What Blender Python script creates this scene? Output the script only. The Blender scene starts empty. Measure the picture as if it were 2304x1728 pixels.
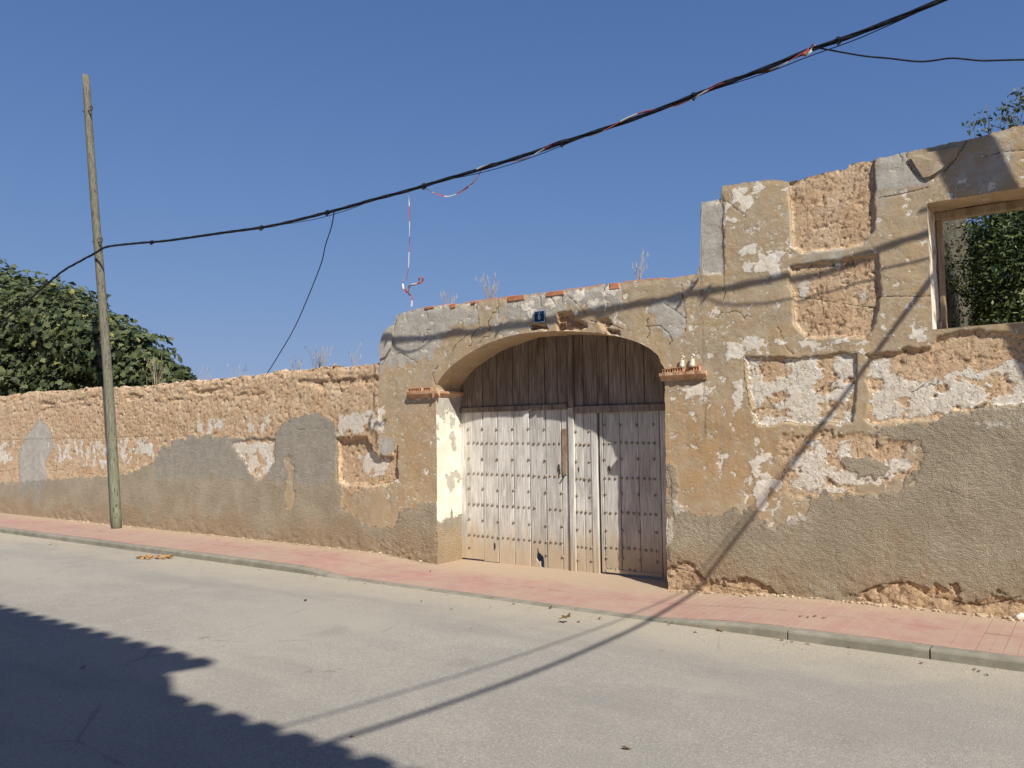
import bpy, math, random
import numpy as np
from mathutils import Matrix, Vector
random.seed(7); RNG = np.random.default_rng(11)
scene = bpy.context.scene
COL = scene.collection

# ------------------------------------------------------------------ camera
# pixel helpers: positions were measured in the photograph (2304x1728); a pixel gives a direction,
# the distance comes from the wall plane (Y=0), the ground or the neighbouring thing.
S = 2304 / 2212.0
F, CX, CY = 1830.0, 1152.0, 864.0
VP = np.array([-1300 * S - CX, 973 * S - CY]); ROLL = 0.0136
cr, sr = math.cos(ROLL), math.sin(ROLL)
PITCH = math.atan2(sr * VP[0] + cr * VP[1], F)
cp, sp = math.cos(PITCH), math.sin(PITCH)
def _dir(px, py):
    ox, oy = px - CX, py - CY
    a, b = cr * ox - sr * oy, sr * ox + cr * oy
    return np.array([a, F * cp + b * sp, F * sp - b * cp])
_l = _dir(VP[0] + CX, VP[1] + CY)
YAW = math.atan2(_l[1], -_l[0])
cyw, syw = math.cos(YAW), math.sin(YAW)
CAM = np.array([0.0, -8.12, 1.6])
def ray(px, py):
    v = _dir(px, py)
    return np.array([v[0] * cyw - v[1] * syw, v[0] * syw + v[1] * cyw, v[2]])
def onY(px, py, Y=0.0):
    d = ray(px, py); return CAM + d * ((Y - CAM[1]) / d[1])
def onZ(px, py, Z=0.0):
    d = ray(px, py); return CAM + d * ((Z - CAM[2]) / d[2])
def oy(x, y, Y=0.0): return onY(x * S, y * S, Y)          # overview pixels -> wall plane
def oz(x, y, Z=0.0): return onZ(x * S, y * S, Z)
def at_dist(x, y, dist):
    d = ray(x * S, y * S); return CAM + d / np.linalg.norm(d) * dist

cam = bpy.data.cameras.new('camera'); camo = bpy.data.objects.new('camera', cam); COL.objects.link(camo)
cam.sensor_width = 36.0; cam.lens = F / 2304 * 36.0; cam.clip_start = 0.05; cam.clip_end = 1500
fw = Vector(ray(CX, CY)).normalized()
rt = Vector(ray(CX + 100, CY) - ray(CX, CY)).normalized()
up = rt.cross(fw)
camo.matrix_world = Matrix(((rt.x, up.x, -fw.x, CAM[0]), (rt.y, up.y, -fw.y, CAM[1]), (rt.z, up.z, -fw.z, CAM[2]), (0, 0, 0, 1)))
scene.camera = camo

# ------------------------------------------------------------------ sky, sun, exposure
SUN = Vector((-0.88, 0.5, -1.0))                             # direction the light travels
tos = (-SUN).normalized()
w = bpy.data.worlds.new('World'); scene.world = w; w.use_nodes = True
nt = w.node_tree; nt.nodes.clear()
sky = nt.nodes.new('ShaderNodeTexSky'); sky.sky_type = 'NISHITA'; sky.sun_disc = False
sky.sun_elevation = math.asin(tos.z); sky.sun_rotation = math.atan2(tos.x, tos.y)
sky.altitude = 0; sky.air_density = 1.0; sky.dust_density = 0.0; sky.ozone_density = 8.0
bg = nt.nodes.new('ShaderNodeBackground'); bg.inputs['Strength'].default_value = 0.088
wo = nt.nodes.new('ShaderNodeOutputWorld')
def vmath(op, a, b):
    n = nt.nodes.new('ShaderNodeVectorMath'); n.operation = op; nt.links.new(a, n.inputs[0])
    if isinstance(b, tuple): n.inputs[1].default_value = b
    else: nt.links.new(b, n.inputs[1])
    return n.outputs[0]
# the pale band low in the sky is softened the same way in every direction
_den = vmath('ADD', vmath('MULTIPLY', sky.outputs[0], (.268, .268, .268)), (1, 1, 1))
_sk = vmath('DIVIDE', vmath('MULTIPLY', sky.outputs[0], (1.43, 1.64, 2.36)), _den)
nt.links.new(_sk, bg.inputs[0]); nt.links.new(bg.outputs[0], wo.inputs[0])
sl = bpy.data.lights.new('sun', 'SUN'); sl.energy = 5.0; sl.angle = math.radians(0.53); sl.color = (1.0, 0.945, 0.84)
so = bpy.data.objects.new('sun', sl); COL.objects.link(so)
so.rotation_euler = SUN.to_track_quat('-Z', 'Y').to_euler(); so.location = (6, -8, 12)
scene.view_settings.view_transform = 'Standard'; scene.view_settings.look = 'None'
scene.view_settings.exposure = 0.12; scene.view_settings.gamma = 1.0
scene.render.engine = 'CYCLES'

# ------------------------------------------------------------------ numpy noise
_P = np.random.default_rng(5).permutation(1024); _P = np.concatenate([_P, _P, _P])
_A = np.random.default_rng(6).uniform(0, 2 * np.pi, 1024); _GX, _GY = np.cos(_A), np.sin(_A)
def gn(x, y, seed=0):
    x = np.asarray(x, float) + seed * 17.13; y = np.asarray(y, float) + seed * 7.77
    xi, yi = np.floor(x).astype(int), np.floor(y).astype(int); fx, fy = x - xi, y - yi
    xi &= 1023; yi &= 1023
    def g(i, j, dx, dy):
        h = _P[_P[(xi + i) & 1023] + ((yi + j) & 1023)] & 1023
        return _GX[h] * dx + _GY[h] * dy
    u = fx * fx * fx * (fx * (fx * 6 - 15) + 10); v = fy * fy * fy * (fy * (fy * 6 - 15) + 10)
    a = g(0, 0, fx, fy); b = g(1, 0, fx - 1, fy); c = g(0, 1, fx, fy - 1); d = g(1, 1, fx - 1, fy - 1)
    return (a + (b - a) * u) * (1 - v) + (c + (d - c) * u) * v
def fbm(x, y, oct=4, seed=0, gain=0.5):
    s, a, f = 0.0, 1.0, 1.0
    for k in range(oct):
        s = s + a * gn(x * f, y * f, seed + k * 3); a *= gain; f *= 2.03
    return s * 1.3
def sst(a, b, x):
    t = np.clip((x - a) / (b - a), 0, 1); return t * t * (3 - 2 * t)
def sdf_poly(x, z, poly):
    d = np.full(x.shape, 1e9); inside = np.zeros(x.shape, bool); n = len(poly)
    for i in range(n):
        ax, az = poly[i]; bx, bz = poly[(i + 1) % n]
        ex, ez = bx - ax, bz - az; wx, wz = x - ax, z - az
        t = np.clip((wx * ex + wz * ez) / (ex * ex + ez * ez + 1e-12), 0, 1)
        d = np.minimum(d, (wx - ex * t) ** 2 + (wz - ez * t) ** 2)
        c = ((az > z) != (bz > z)) & (x < (bx - ax) * (z - az) / (bz - az + 1e-12) + ax)
        inside ^= c
    return np.sqrt(d) * np.where(inside, -1, 1)
def dist_line(x, z, pts):
    d = np.full(x.shape, 1e9)
    for (ax, az), (bx, bz) in zip(pts[:-1], pts[1:]):
        ex, ez = bx - ax, bz - az; wx, wz = x - ax, z - az
        t = np.clip((wx * ex + wz * ez) / (ex * ex + ez * ez + 1e-12), 0, 1)
        d = np.minimum(d, (wx - ex * t) ** 2 + (wz - ez * t) ** 2)
    return np.sqrt(d)

# ------------------------------------------------------------------ object helpers
def link(o, parent=None):
    COL.objects.link(o)
    if parent is not None: o.parent = parent
    return o
def tag(o, label=None, cat=None, group=None, kind=None):
    for k, v in (('label', label), ('category', cat), ('group', group), ('kind', kind)):
        if v: o[k] = v
    return o
def empty(name, loc=(0, 0, 0)):
    o = bpy.data.objects.new(name, None); o.location = loc; o.empty_display_size = 0.2
    return link(o)
def mesh(name, verts, faces, mat, smooth=False):
    me = bpy.data.meshes.new(name); me.from_pydata([tuple(map(float, v)) for v in verts], [], faces)
    if smooth: me.polygons.foreach_set('use_smooth', [True] * len(me.polygons))
    if mat: me.materials.append(mat)
    me.update(); return me
def mesh_np(name, verts, faces, mat, smooth=True):
    """verts (n,3), faces (m,k) arrays, all the same k"""
    verts = np.asarray(verts, np.float32); faces = np.asarray(faces, np.int32); m, k = faces.shape
    me = bpy.data.meshes.new(name)
    me.vertices.add(len(verts)); me.vertices.foreach_set('co', verts.ravel())
    me.loops.add(m * k); me.loops.foreach_set('vertex_index', faces.ravel())
    me.polygons.add(m); me.polygons.foreach_set('loop_start', np.arange(0, m * k, k, dtype=np.int32))
    me.polygons.foreach_set('use_smooth', np.full(m, smooth))
    if mat: me.materials.append(mat)
    me.update(calc_edges=True); me.validate(); return me
def attr(me, name, vals):
    a = me.attributes.new(name, 'FLOAT', 'POINT'); a.data.foreach_set('value', np.asarray(vals, np.float32))
def add(name, me, parent=None, loc=(0, 0, 0), rot=(0, 0, 0), scale=(1, 1, 1)):
    o = bpy.data.objects.new(name, me); o.location = loc; o.rotation_euler = rot; o.scale = scale
    return link(o, parent)
BOXF = [(0, 3, 2, 1), (4, 5, 6, 7), (0, 1, 5, 4), (1, 2, 6, 5), (2, 3, 7, 6), (3, 0, 4, 7)]
class MB:
    def __init__(s): s.v, s.f = [], []
    def box(s, x0, x1, y0, y1, z0, z1, j=0.0):
        n = len(s.v)
        for z in (z0, z1):
            for x, y in ((x0, y0), (x1, y0), (x1, y1), (x0, y1)):
                s.v.append((x + random.uniform(-j, j), y + random.uniform(-j, j), z + random.uniform(-j, j)))
        s.f += [tuple(n + i for i in q) for q in BOXF]; return s
    def bev(s, x0, x1, y0, y1, z0, z1, b=0.004, j=0.0):
        """box whose front (-Y) face has a chamfered rim"""
        n = len(s.v); r = lambda: random.uniform(-j, j)
        a = [(x0 + r(), z0 + r()), (x1 + r(), z0 + r()), (x1 + r(), z1 + r()), (x0 + r(), z1 + r())]
        s.v += [(x, y1, z) for x, z in a] + [(x, y0 + b, z) for x, z in a]
        sx = [b, -b, -b, b]; sz = [b, b, -b, -b]
        s.v += [(a[i][0] + sx[i], y0, a[i][1] + sz[i]) for i in range(4)]
        for k in (0, 4):
            for i in range(4): s.f.append((n + k + i, n + k + (i + 1) % 4, n + k + 4 + (i + 1) % 4, n + k + 4 + i)[::-1])
        s.f += [tuple(n + 8 + i for i in (0, 1, 2, 3)), tuple(n + i for i in (3, 2, 1, 0))]
        return s
    def tube(s, pts, r, seg=8, caps=True):
        pts = [Vector(p) for p in pts]; n0 = len(s.v); k = len(pts)
        rs = r if hasattr(r, '__len__') else [r] * k
        ref = Vector((0, 0, 1))
        for i, p in enumerate(pts):
            t = (pts[min(i + 1, k - 1)] - pts[max(i - 1, 0)]).normalized()
            rf = ref if abs(t.z) < 0.9 else Vector((1, 0, 0))
            u = t.cross(rf).normalized(); v = u.cross(t).normalized()
            for q in range(seg):
                a = 2 * math.pi * q / seg; s.v.append(tuple(p + (u * math.cos(a) + v * math.sin(a)) * rs[i]))
        for i in range(k - 1):
            for q in range(seg):
                a, b = n0 + i * seg + q, n0 + i * seg + (q + 1) % seg
                s.f.append((a, b, b + seg, a + seg))
        if caps:
            s.f.append(tuple(n0 + q for q in range(seg))[::-1]); s.f.append(tuple(n0 + (k - 1) * seg + q for q in range(seg)))
        return s
    def poly(s, pts, y0, y1):
        """outline in (x,z) extruded from y0 (front) to y1"""
        n = len(s.v); k = len(pts)
        s.v += [(x, y0, z) for x, z in pts] + [(x, y1, z) for x, z in pts]
        s.f.append(tuple(n + i for i in range(k))); s.f.append(tuple(n + k + i for i in range(k))[::-1])
        for i in range(k): s.f.append((n + i, n + k + i, n + k + (i + 1) % k, n + (i + 1) % k))
        return s
    def me(s, name, mat, smooth=False): return mesh(name, s.v, s.f, mat, smooth)
    def build(s, name, mat, parent=None, smooth=False, **k): return add(name, s.me(name, mat, smooth), parent, **k)

# ------------------------------------------------------------------ material helpers
class N:
    def __init__(s, name):
        s.m = bpy.data.materials.new(name); s.m.use_nodes = True; s.t = s.m.node_tree; s.t.nodes.clear()
        s.out = s.t.nodes.new('ShaderNodeOutputMaterial'); s.b = s.t.nodes.new('ShaderNodeBsdfPrincipled')
        s.t.links.new(s.b.outputs[0], s.out.inputs[0]); s.b.inputs['Roughness'].default_value = 0.9
        s.b.inputs['Specular IOR Level'].default_value = 0.15
        s.co = s.t.nodes.new('ShaderNodeTexCoord').outputs['Object']
    def inp(s, sock, v):
        if isinstance(v, bpy.types.NodeSocket): s.t.links.new(v, sock)
        elif isinstance(v, (tuple, list)) and len(v) == 3 and sock.type == 'RGBA': sock.default_value = (*v, 1)
        else: sock.default_value = v
    def map(s, scale=(1, 1, 1), rot=(0, 0, 0), loc=(0, 0, 0), src=None):
        n = s.t.nodes.new('ShaderNodeMapping'); s.inp(n.inputs[0], src or s.co)
        n.inputs['Scale'].default_value = scale; n.inputs['Rotation'].default_value = rot; n.inputs['Location'].default_value = loc
        return n.outputs[0]
    def noise(s, scale, detail=4, rough=0.55, src=None, dist=0.0):
        n = s.t.nodes.new('ShaderNodeTexNoise'); s.inp(n.inputs['Vector'], src or s.co)
        n.inputs['Scale'].default_value = scale; n.inputs['Detail'].default_value = detail
        n.inputs['Roughness'].default_value = rough; n.inputs['Distortion'].default_value = dist
        return n.outputs[0]
    def voro(s, scale, feat='F1', src=None, rnd=1.0):
        n = s.t.nodes.new('ShaderNodeTexVoronoi'); n.feature = feat; s.inp(n.inputs['Vector'], src or s.co)
        n.inputs['Scale'].default_value = scale; n.inputs['Randomness'].default_value = rnd
        return n.outputs['Distance'], n.outputs['Color'] if feat != 'DISTANCE_TO_EDGE' else None
    def math(s, op, a, b=0.0, clamp=False):
        n = s.t.nodes.new('ShaderNodeMath'); n.operation = op; n.use_clamp = clamp
        s.inp(n.inputs[0], a); s.inp(n.inputs[1], b); return n.outputs[0]
    def ramp(s, x, a, b, lo=0.0, hi=1.0):
        n = s.t.nodes.new('ShaderNodeMapRange'); n.interpolation_type = 'SMOOTHSTEP'
        s.inp(n.inputs[0], x); n.inputs[1].default_value = a; n.inputs[2].default_value = b
        n.inputs[3].default_value = lo; n.inputs[4].default_value = hi; return n.outputs[0]
    def mix(s, f, a, b, mode='MIX'):
        n = s.t.nodes.new('ShaderNodeMix'); n.data_type = 'RGBA'; n.blend_type = mode
        s.inp(n.inputs[0], f); s.inp(n.inputs[6], a); s.inp(n.inputs[7], b); return n.outputs[2]
    def att(s, name):
        n = s.t.nodes.new('ShaderNodeAttribute'); n.attribute_name = name; return n.outputs['Fac']
    def xyz(s):
        n = s.t.nodes.new('ShaderNodeSeparateXYZ'); s.t.links.new(s.co, n.inputs[0]); return n.outputs
    def rnd(s):
        return s.t.nodes.new('ShaderNodeObjectInfo').outputs['Random']
    def hsv(s, c, h=0.5, sat=1.0, v=1.0):
        n = s.t.nodes.new('ShaderNodeHueSaturation'); s.inp(n.inputs['Color'], c)
        s.inp(n.inputs['Hue'], h); s.inp(n.inputs['Saturation'], sat); s.inp(n.inputs['Value'], v); return n.outputs[0]
    def color(s, c): s.inp(s.b.inputs['Base Color'], c); return s
    def bump(s, h, strength=0.5, dist=0.01):
        n = s.t.nodes.new('ShaderNodeBump'); n.inputs['Strength'].default_value = strength; n.inputs['Distance'].default_value = dist
        s.t.links.new(h, n.inputs['Height']); s.t.links.new(n.outputs[0], s.b.inputs['Normal']); return s
    def rough(s, v): s.inp(s.b.inputs['Roughness'], v); return s

def wall_material():
    n = N('weathered_wall')
    fine = n.noise(38, 6, 0.6); mid = n.noise(9, 5, 0.6); big = n.noise(1.3, 4, 0.55); vf = n.noise(160, 3, 0.6)
    def mask(name, amp=0.45, a=0.44, b=0.56, src=None):
        return n.ramp(n.math('ADD', n.att(name), n.math('MULTIPLY', n.math('SUBTRACT', src or fine, 0.5), amp)), a, b)
    flk = n.noise(20, 8, 0.78)
    e, w_, r_, g_, t_ = mask('earth', 0.7, 0.44, 0.56, flk), mask('white', 1.5, 0.47, 0.55, flk), mask('render', 0.9, 0.40, 0.60, flk), mask('grey', 1.1, 0.36, 0.64, n.noise(11, 7, 0.7)), mask('dirt', 0.8, 0.1, 0.9, mid)
    # plaster
    pl = n.mix(n.ramp(big, 0.35, 0.65), (0.48, 0.37, 0.245), (0.53, 0.385, 0.22))
    pl = n.mix(n.ramp(n.noise(0.7, 3, 0.5, src=n.map(loc=(5, 2, 1))), 0.5, 0.72), pl, (0.53, 0.355, 0.19))
    pl = n.mix(n.ramp(mid, 0.4, 0.75), pl, (0.54, 0.455, 0.335))
    pl = n.mix(n.math('MULTIPLY', n.ramp(n.noise(3.1, 6, 0.65), 0.56, 0.7), 0.45), pl, (0.33, 0.27, 0.19))
    pl = n.mix(n.math('MULTIPLY', n.att('stain'), n.ramp(n.noise(4, 5, 0.65, src=n.map(loc=(2, 8, 3))), 0.25, 0.6)), pl, (0.52, 0.345, 0.185))
    # flaked lime specks on plaster
    sp_ = n.math('MULTIPLY', n.ramp(n.noise(19, 8, 0.75, src=n.map((1, 1, 1.25), (0, .35, 0))), 0.545, 0.60), n.ramp(n.noise(1.9, 5, 0.7, src=n.map(loc=(3, 3, 9))), 0.44, 0.58))
    pl = n.mix(n.math('MULTIPLY', sp_, 0.9), pl, (0.72, 0.66, 0.55))
    pl = n.mix(n.math('MULTIPLY', n.ramp(n.noise(48, 5, 0.75), 0.58, 0.68), 0.5), pl, (0.27, 0.20, 0.13))
    stk = n.noise(1, 5, 0.6, src=n.map((7, 3, 0.55)))
    pl = n.mix(n.math('MULTIPLY', n.ramp(stk, 0.5, 0.72), 0.4), pl, (0.40, 0.33, 0.24))
    # grey cement coat
    gr = n.mix(n.ramp(mid, 0.35, 0.7), (0.46, 0.425, 0.36), (0.57, 0.53, 0.46))
    gr = n.mix(n.ramp(n.noise(5, 5, 0.7, src=n.map(loc=(7, 1, 4))), 0.55, 0.7), gr, (0.62, 0.585, 0.51))
    # rough render
    rn = n.mix(n.ramp(n.noise(2.1, 5, 0.6), 0.35, 0.68), (0.50, 0.42, 0.30), (0.63, 0.535, 0.395))
    rn = n.mix(n.ramp(vf, 0.5, 0.75), rn, (0.61, 0.53, 0.41))
    # rammed earth
    ea = n.mix(n.ramp(n.noise(3.5, 5, 0.6), 0.33, 0.68), (0.64, 0.435, 0.265), (0.72, 0.54, 0.36))
    ea = n.mix(n.ramp(fine, 0.55, 0.75), ea, (0.74, 0.52, 0.325))
    dsp = n.noise(40, 4, 0.62, src=n.map((1.25, 1, 0.8), (0, math.radians(38), 0)))
    ea = n.mix(n.ramp(dsp, 0.615, 0.665, 0, 0.65), ea, (0.27, 0.155, 0.08))  # dark colour puts the shade inside small pits into the earth
    dsp2 = n.noise(17, 5, 0.68, src=n.map((1.3, 1, 0.75), (0, math.radians(35), 0)))
    ea = n.mix(n.ramp(dsp2, 0.605, 0.645, 0, 0.8), ea, (0.25, 0.14, 0.072))  # larger pits: their shade is painted into the colour as well
    wh = n.mix(n.ramp(mid, 0.4, 0.7), (0.82, 0.725, 0.59), (0.88, 0.825, 0.735))
    c = n.mix(g_, pl, gr); c = n.mix(r_, c, rn); c = n.mix(n.math('MULTIPLY', g_, n.math('MULTIPLY', r_, 0.75)), c, gr)
    c = n.mix(e, c, ea); c = n.mix(w_, c, wh)
    c = n.mix(n.math('MULTIPLY', t_, 0.7), c, (0.56, 0.40, 0.25))
    cd = n.math('ADD', n.att('crack'), n.math('MULTIPLY', n.math('SUBTRACT', fine, 0.5), 0.02))
    ck = n.ramp(cd, 0.002, 0.0075, 1.0, 0.0)
    c = n.mix(n.math('MULTIPLY', ck, 0.6), c, (0.10, 0.07, 0.045))
    n.color(c)
    # relief
    stro = n.noise(48, 5, 0.72, src=n.map((0.62, 1, 1.2), (0, math.radians(-34), 0)))
    grn = n.ramp(n.voro(70)[0], 0.1, 0.55)
    hr = n.math('MULTIPLY', n.math('ADD', n.math('ADD', n.math('MULTIPLY', stro, 0.8), n.math('MULTIPLY', vf, 0.7)), n.math('MULTIPLY', grn, 0.35)), r_)
    pits = n.ramp(n.noise(30, 4, 0.6, src=n.map((1, 1, 1.3))), 0.28, 0.42)
    pits2 = n.math('MULTIPLY', n.ramp(n.voro(22)[0], 0.08, 0.30), 0.6)
    he = n.math('MULTIPLY', n.math('SUBTRACT', n.math('ADD', n.math('ADD', pits, pits2), n.math('MULTIPLY', vf, 0.4)), n.math('ADD', n.ramp(dsp, 0.59, 0.665, 0, 0.9), n.ramp(dsp2, 0.58, 0.645, 0, 1.5))), e)
    hp = n.math('ADD', n.math('MULTIPLY', n.math('ADD', fine, flk), 0.22), n.math('MULTIPLY', w_, 0.30))
    h = n.math('ADD', n.math('ADD', n.math('MULTIPLY', hr, 1.7), n.math('MULTIPLY', he, 0.34)), hp)
    h = n.math('SUBTRACT', h, n.math('MULTIPLY', ck, 0.7))
    n.bump(h, 0.95, 0.020)
    return n.m

def simple(name, c1, c2, scale=8, bump=0.3, dist=0.004, stretch=(1, 1, 1), rough=0.9, bscale=60, rv=0.0):
    n = N(name); f = n.ramp(n.noise(scale, 5, 0.6, src=n.map(stretch)), 0.35, 0.67)
    c = n.mix(f, c1, c2)
    if rv: c = n.hsv(c, v=n.math('ADD', n.math('MULTIPLY', n.rnd(), rv), 1 - rv / 2))
    n.color(c).rough(rough).bump(n.noise(bscale, 5, 0.6, src=n.map(stretch)), bump, dist); return n.m

def wood(name, a, b, dusty=0.5):
    n = N(name); off = n.map((1, 1, 1), src=n.co)
    loc = n.t.nodes.new('ShaderNodeVectorMath'); loc.operation = 'ADD'
    oi = n.t.nodes.new('ShaderNodeObjectInfo'); sc = n.t.nodes.new('ShaderNodeVectorMath'); sc.operation = 'SCALE'
    cmb = n.t.nodes.new('ShaderNodeCombineXYZ'); n.t.links.new(oi.outputs['Random'], cmb.inputs[0]); n.t.links.new(oi.outputs['Random'], cmb.inputs[2])
    n.t.links.new(cmb.outputs[0], sc.inputs[0]); sc.inputs['Scale'].default_value = 37
    n.t.links.new(n.co, loc.inputs[0]); n.t.links.new(sc.outputs[0], loc.inputs[1]); v = loc.outputs[0]
    grain = n.noise(1, 7, 0.65, src=n.map((70, 40, 3.0), src=v), dist=0.6)
    blot = n.noise(1, 4, 0.6, src=n.map((9, 5, 1.6), src=v))
    c = n.mix(n.ramp(grain, 0.32, 0.68), a, b)
    c = n.mix(n.ramp(blot, 0.40, 0.66), c, n.hsv(c, sat=1.35, v=0.72))
    c = n.mix(n.ramp(grain, 0.22, 0.36, 0.75, 0.0), c, (0.07, 0.05, 0.035))
    z = n.xyz()[2]
    d = n.math('MULTIPLY', n.ramp(n.math('ADD', z, n.math('MULTIPLY', blot, 0.9)), 0.45, 1.0, 1.0, 0.0), dusty)
    c = n.mix(d, c, (0.55, 0.42, 0.275))
    c = n.hsv(c, v=n.math('ADD', n.math('MULTIPLY', oi.outputs['Random'], 0.22), 0.89))
    n.color(c).rough(0.88).bump(grain, 0.55, 0.006); return n.m

M = {}
M['wall'] = wall_material()
M['wood'] = wood('bleached_gate_wood', (0.51, 0.49, 0.445), (0.89, 0.875, 0.83), 0.8)
M['wood_up'] = wood('brown_gate_wood', (0.17, 0.135, 0.105), (0.40, 0.345, 0.295), 0.0)
M['wood_frame'] = wood('window_frame_wood', (0.46, 0.36, 0.25), (0.62, 0.50, 0.37), 0.0)
M['stud'] = simple('iron_stud', (0.25, 0.21, 0.165), (0.40, 0.35, 0.285), 30, 0.3, 0.002, rough=0.7, rv=0.3)
M['iron'] = simple('dark_iron', (0.05, 0.045, 0.045), (0.12, 0.10, 0.09), 30, 0.2, 0.002, rough=0.6)
M['rustbar'] = simple('rusty_latch', (0.38, 0.31, 0.19), (0.27, 0.15, 0.09), 16, 0.6, 0.006, (1, 1, 0.5))
M['brick'] = simple('hollow_brick', (0.50, 0.235, 0.125), (0.66, 0.42, 0.28), 14, 0.5, 0.006, rv=0.25)
M['tile'] = simple('orange_tile', (0.50, 0.185, 0.095), (0.60, 0.29, 0.17), 12, 0.3, 0.004, rv=0.2)
M['capital'] = simple('capital_brick_plaster', (0.52, 0.27, 0.155), (0.64, 0.45, 0.29), 9, 0.5, 0.008)
M['plastic_black'] = simple('black_cable', (0.012, 0.014, 0.022), (0.03, 0.034, 0.045), 20, 0.1, 0.002, rough=0.5)
M['stone'] = simple('rubble_stone', (0.42, 0.31, 0.20), (0.60, 0.47, 0.33), 7, 0.6, 0.01)
M['plaster_lump'] = simple('white_plaster', (0.62, 0.54, 0.43), (0.80, 0.74, 0.66), 18, 0.4, 0.004)
M['leaf_dry'] = simple('dry_leaf', (0.12, 0.075, 0.035), (0.30, 0.19, 0.09), 20, 0.3, 0.003, rv=0.6)
M['straw'] = simple('dry_straw', (0.46, 0.38, 0.25), (0.60, 0.51, 0.36), 15, 0.1, 0.002, rv=0.2)
M['bark'] = simple('tree_bark', (0.16, 0.13, 0.10), (0.27, 0.235, 0.19), 9, 0.6, 0.02, (1, 1, 0.3))
M['house'] = simple('house_plaster', (0.27, 0.23, 0.18), (0.33, 0.28, 0.22), 2, 0.2, 0.004)
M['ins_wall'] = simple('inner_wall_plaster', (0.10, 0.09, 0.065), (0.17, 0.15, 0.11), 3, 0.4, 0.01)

def pole_mat():
    n = N('weathered_pole'); g = n.noise(1, 6, 0.65, src=n.map((42, 42, 1.6)), dist=0.4)
    c = n.mix(n.ramp(g, 0.3, 0.7), (0.115, 0.105, 0.075), (0.235, 0.22, 0.165))
    z = n.xyz()[2]
    c = n.mix(n.math('MULTIPLY', n.ramp(n.math('ADD', z, n.math('MULTIPLY', n.noise(1.2, 3), 2.5)), 1.2, 5.0, 1.0, 0.0), 0.8), c, n.mix(n.ramp(g, 0.3, 0.7), (0.165, 0.185, 0.125), (0.265, 0.28, 0.20)))
    c = n.mix(n.ramp(n.noise(1, 4, 0.6, src=n.map((60, 60, 1.1))), 0.585, 0.64), c, (0.05, 0.043, 0.033))
    n.color(c).rough(0.85).bump(g, 0.5, 0.01); return n.m
M['pole'] = pole_mat()

def road_mat():
    n = N('worn_asphalt')
    v, vc = n.voro(150); sp_ = n.noise(230, 3, 0.7); big = n.noise(0.35, 4, 0.55, src=n.map((0.6, 1.6, 1))); mid = n.noise(3, 5, 0.6)
    c = n.mix(n.ramp(big, 0.36, 0.64), (0.285, 0.268, 0.238), (0.355, 0.325, 0.275))
    c = n.mix(n.math('MULTIPLY', n.ramp(mid, 0.45, 0.7), 0.4), c, (0.38, 0.35, 0.30))
    c = n.mix(n.math('MULTIPLY', n.ramp(sp_, 0.56, 0.72), 0.75), c, (0.52, 0.48, 0.42))
    c = n.mix(n.math('MULTIPLY', n.ramp(n.noise(190, 3, 0.7, src=n.map(loc=(4, 4, 4))), 0.58, 0.70), 0.8), c, (0.13, 0.12, 0.108))
    c = n.mix(n.ramp(n.noise(1.1, 4, 0.6, src=n.map((1, 1, 1), loc=(9, 0, 0))), 0.63, 0.72, 0, 0.35), c, (0.20, 0.185, 0.165))
    y = n.xyz()[1]   # dust gathers along the kerb
    c = n.mix(n.ramp(n.math('ADD', y, n.math('MULTIPLY', mid, 0.9)), -2.2, -0.9, 0.0, 0.75), c, (0.41, 0.36, 0.275))
    # patches where the surface dressing has come off
    g2 = n.noise(75, 4, 0.75)
    c = n.mix(n.ramp(g2, 0.54, 0.66, 0, 0.7), c, (0.19, 0.178, 0.16)); c = n.mix(n.ramp(g2, 0.46, 0.34, 0, 0.65), c, (0.52, 0.49, 0.43))
    trk = n.noise(1, 4, 0.6, src=n.map((0.25, 1.1, 1), loc=(0, 3, 0)))
    c = n.mix(n.ramp(trk, 0.5, 0.68, 0, 0.45), c, (0.235, 0.225, 0.205))
    stn = n.noise(2.3, 5, 0.7, src=n.map(loc=(1, 6, 0)))
    c = n.mix(n.ramp(stn, 0.66, 0.72, 0, 0.5), c, (0.16, 0.15, 0.135))
    crk = n.voro(0.55, 'DISTANCE_TO_EDGE', src=n.map(), rnd=1.0)[0]
    c = n.mix(n.math('MULTIPLY', n.ramp(n.math('ADD', crk, n.math('MULTIPLY', n.math('SUBTRACT', mid, 0.5), 0.05)), 0.0015, 0.006, 1, 0), n.ramp(big, 0.5, 0.6, 0, 0.35)), c, (0.12, 0.11, 0.10))
    c = n.hsv(c, sat=1.0, v=1.19)
    n.color(c).rough(0.92).bump(n.math('ADD', n.math('ADD', sp_, n.math('MULTIPLY', v, 0.6)), g2), 0.6, 0.007); return n.m
M['road'] = road_mat()

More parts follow.
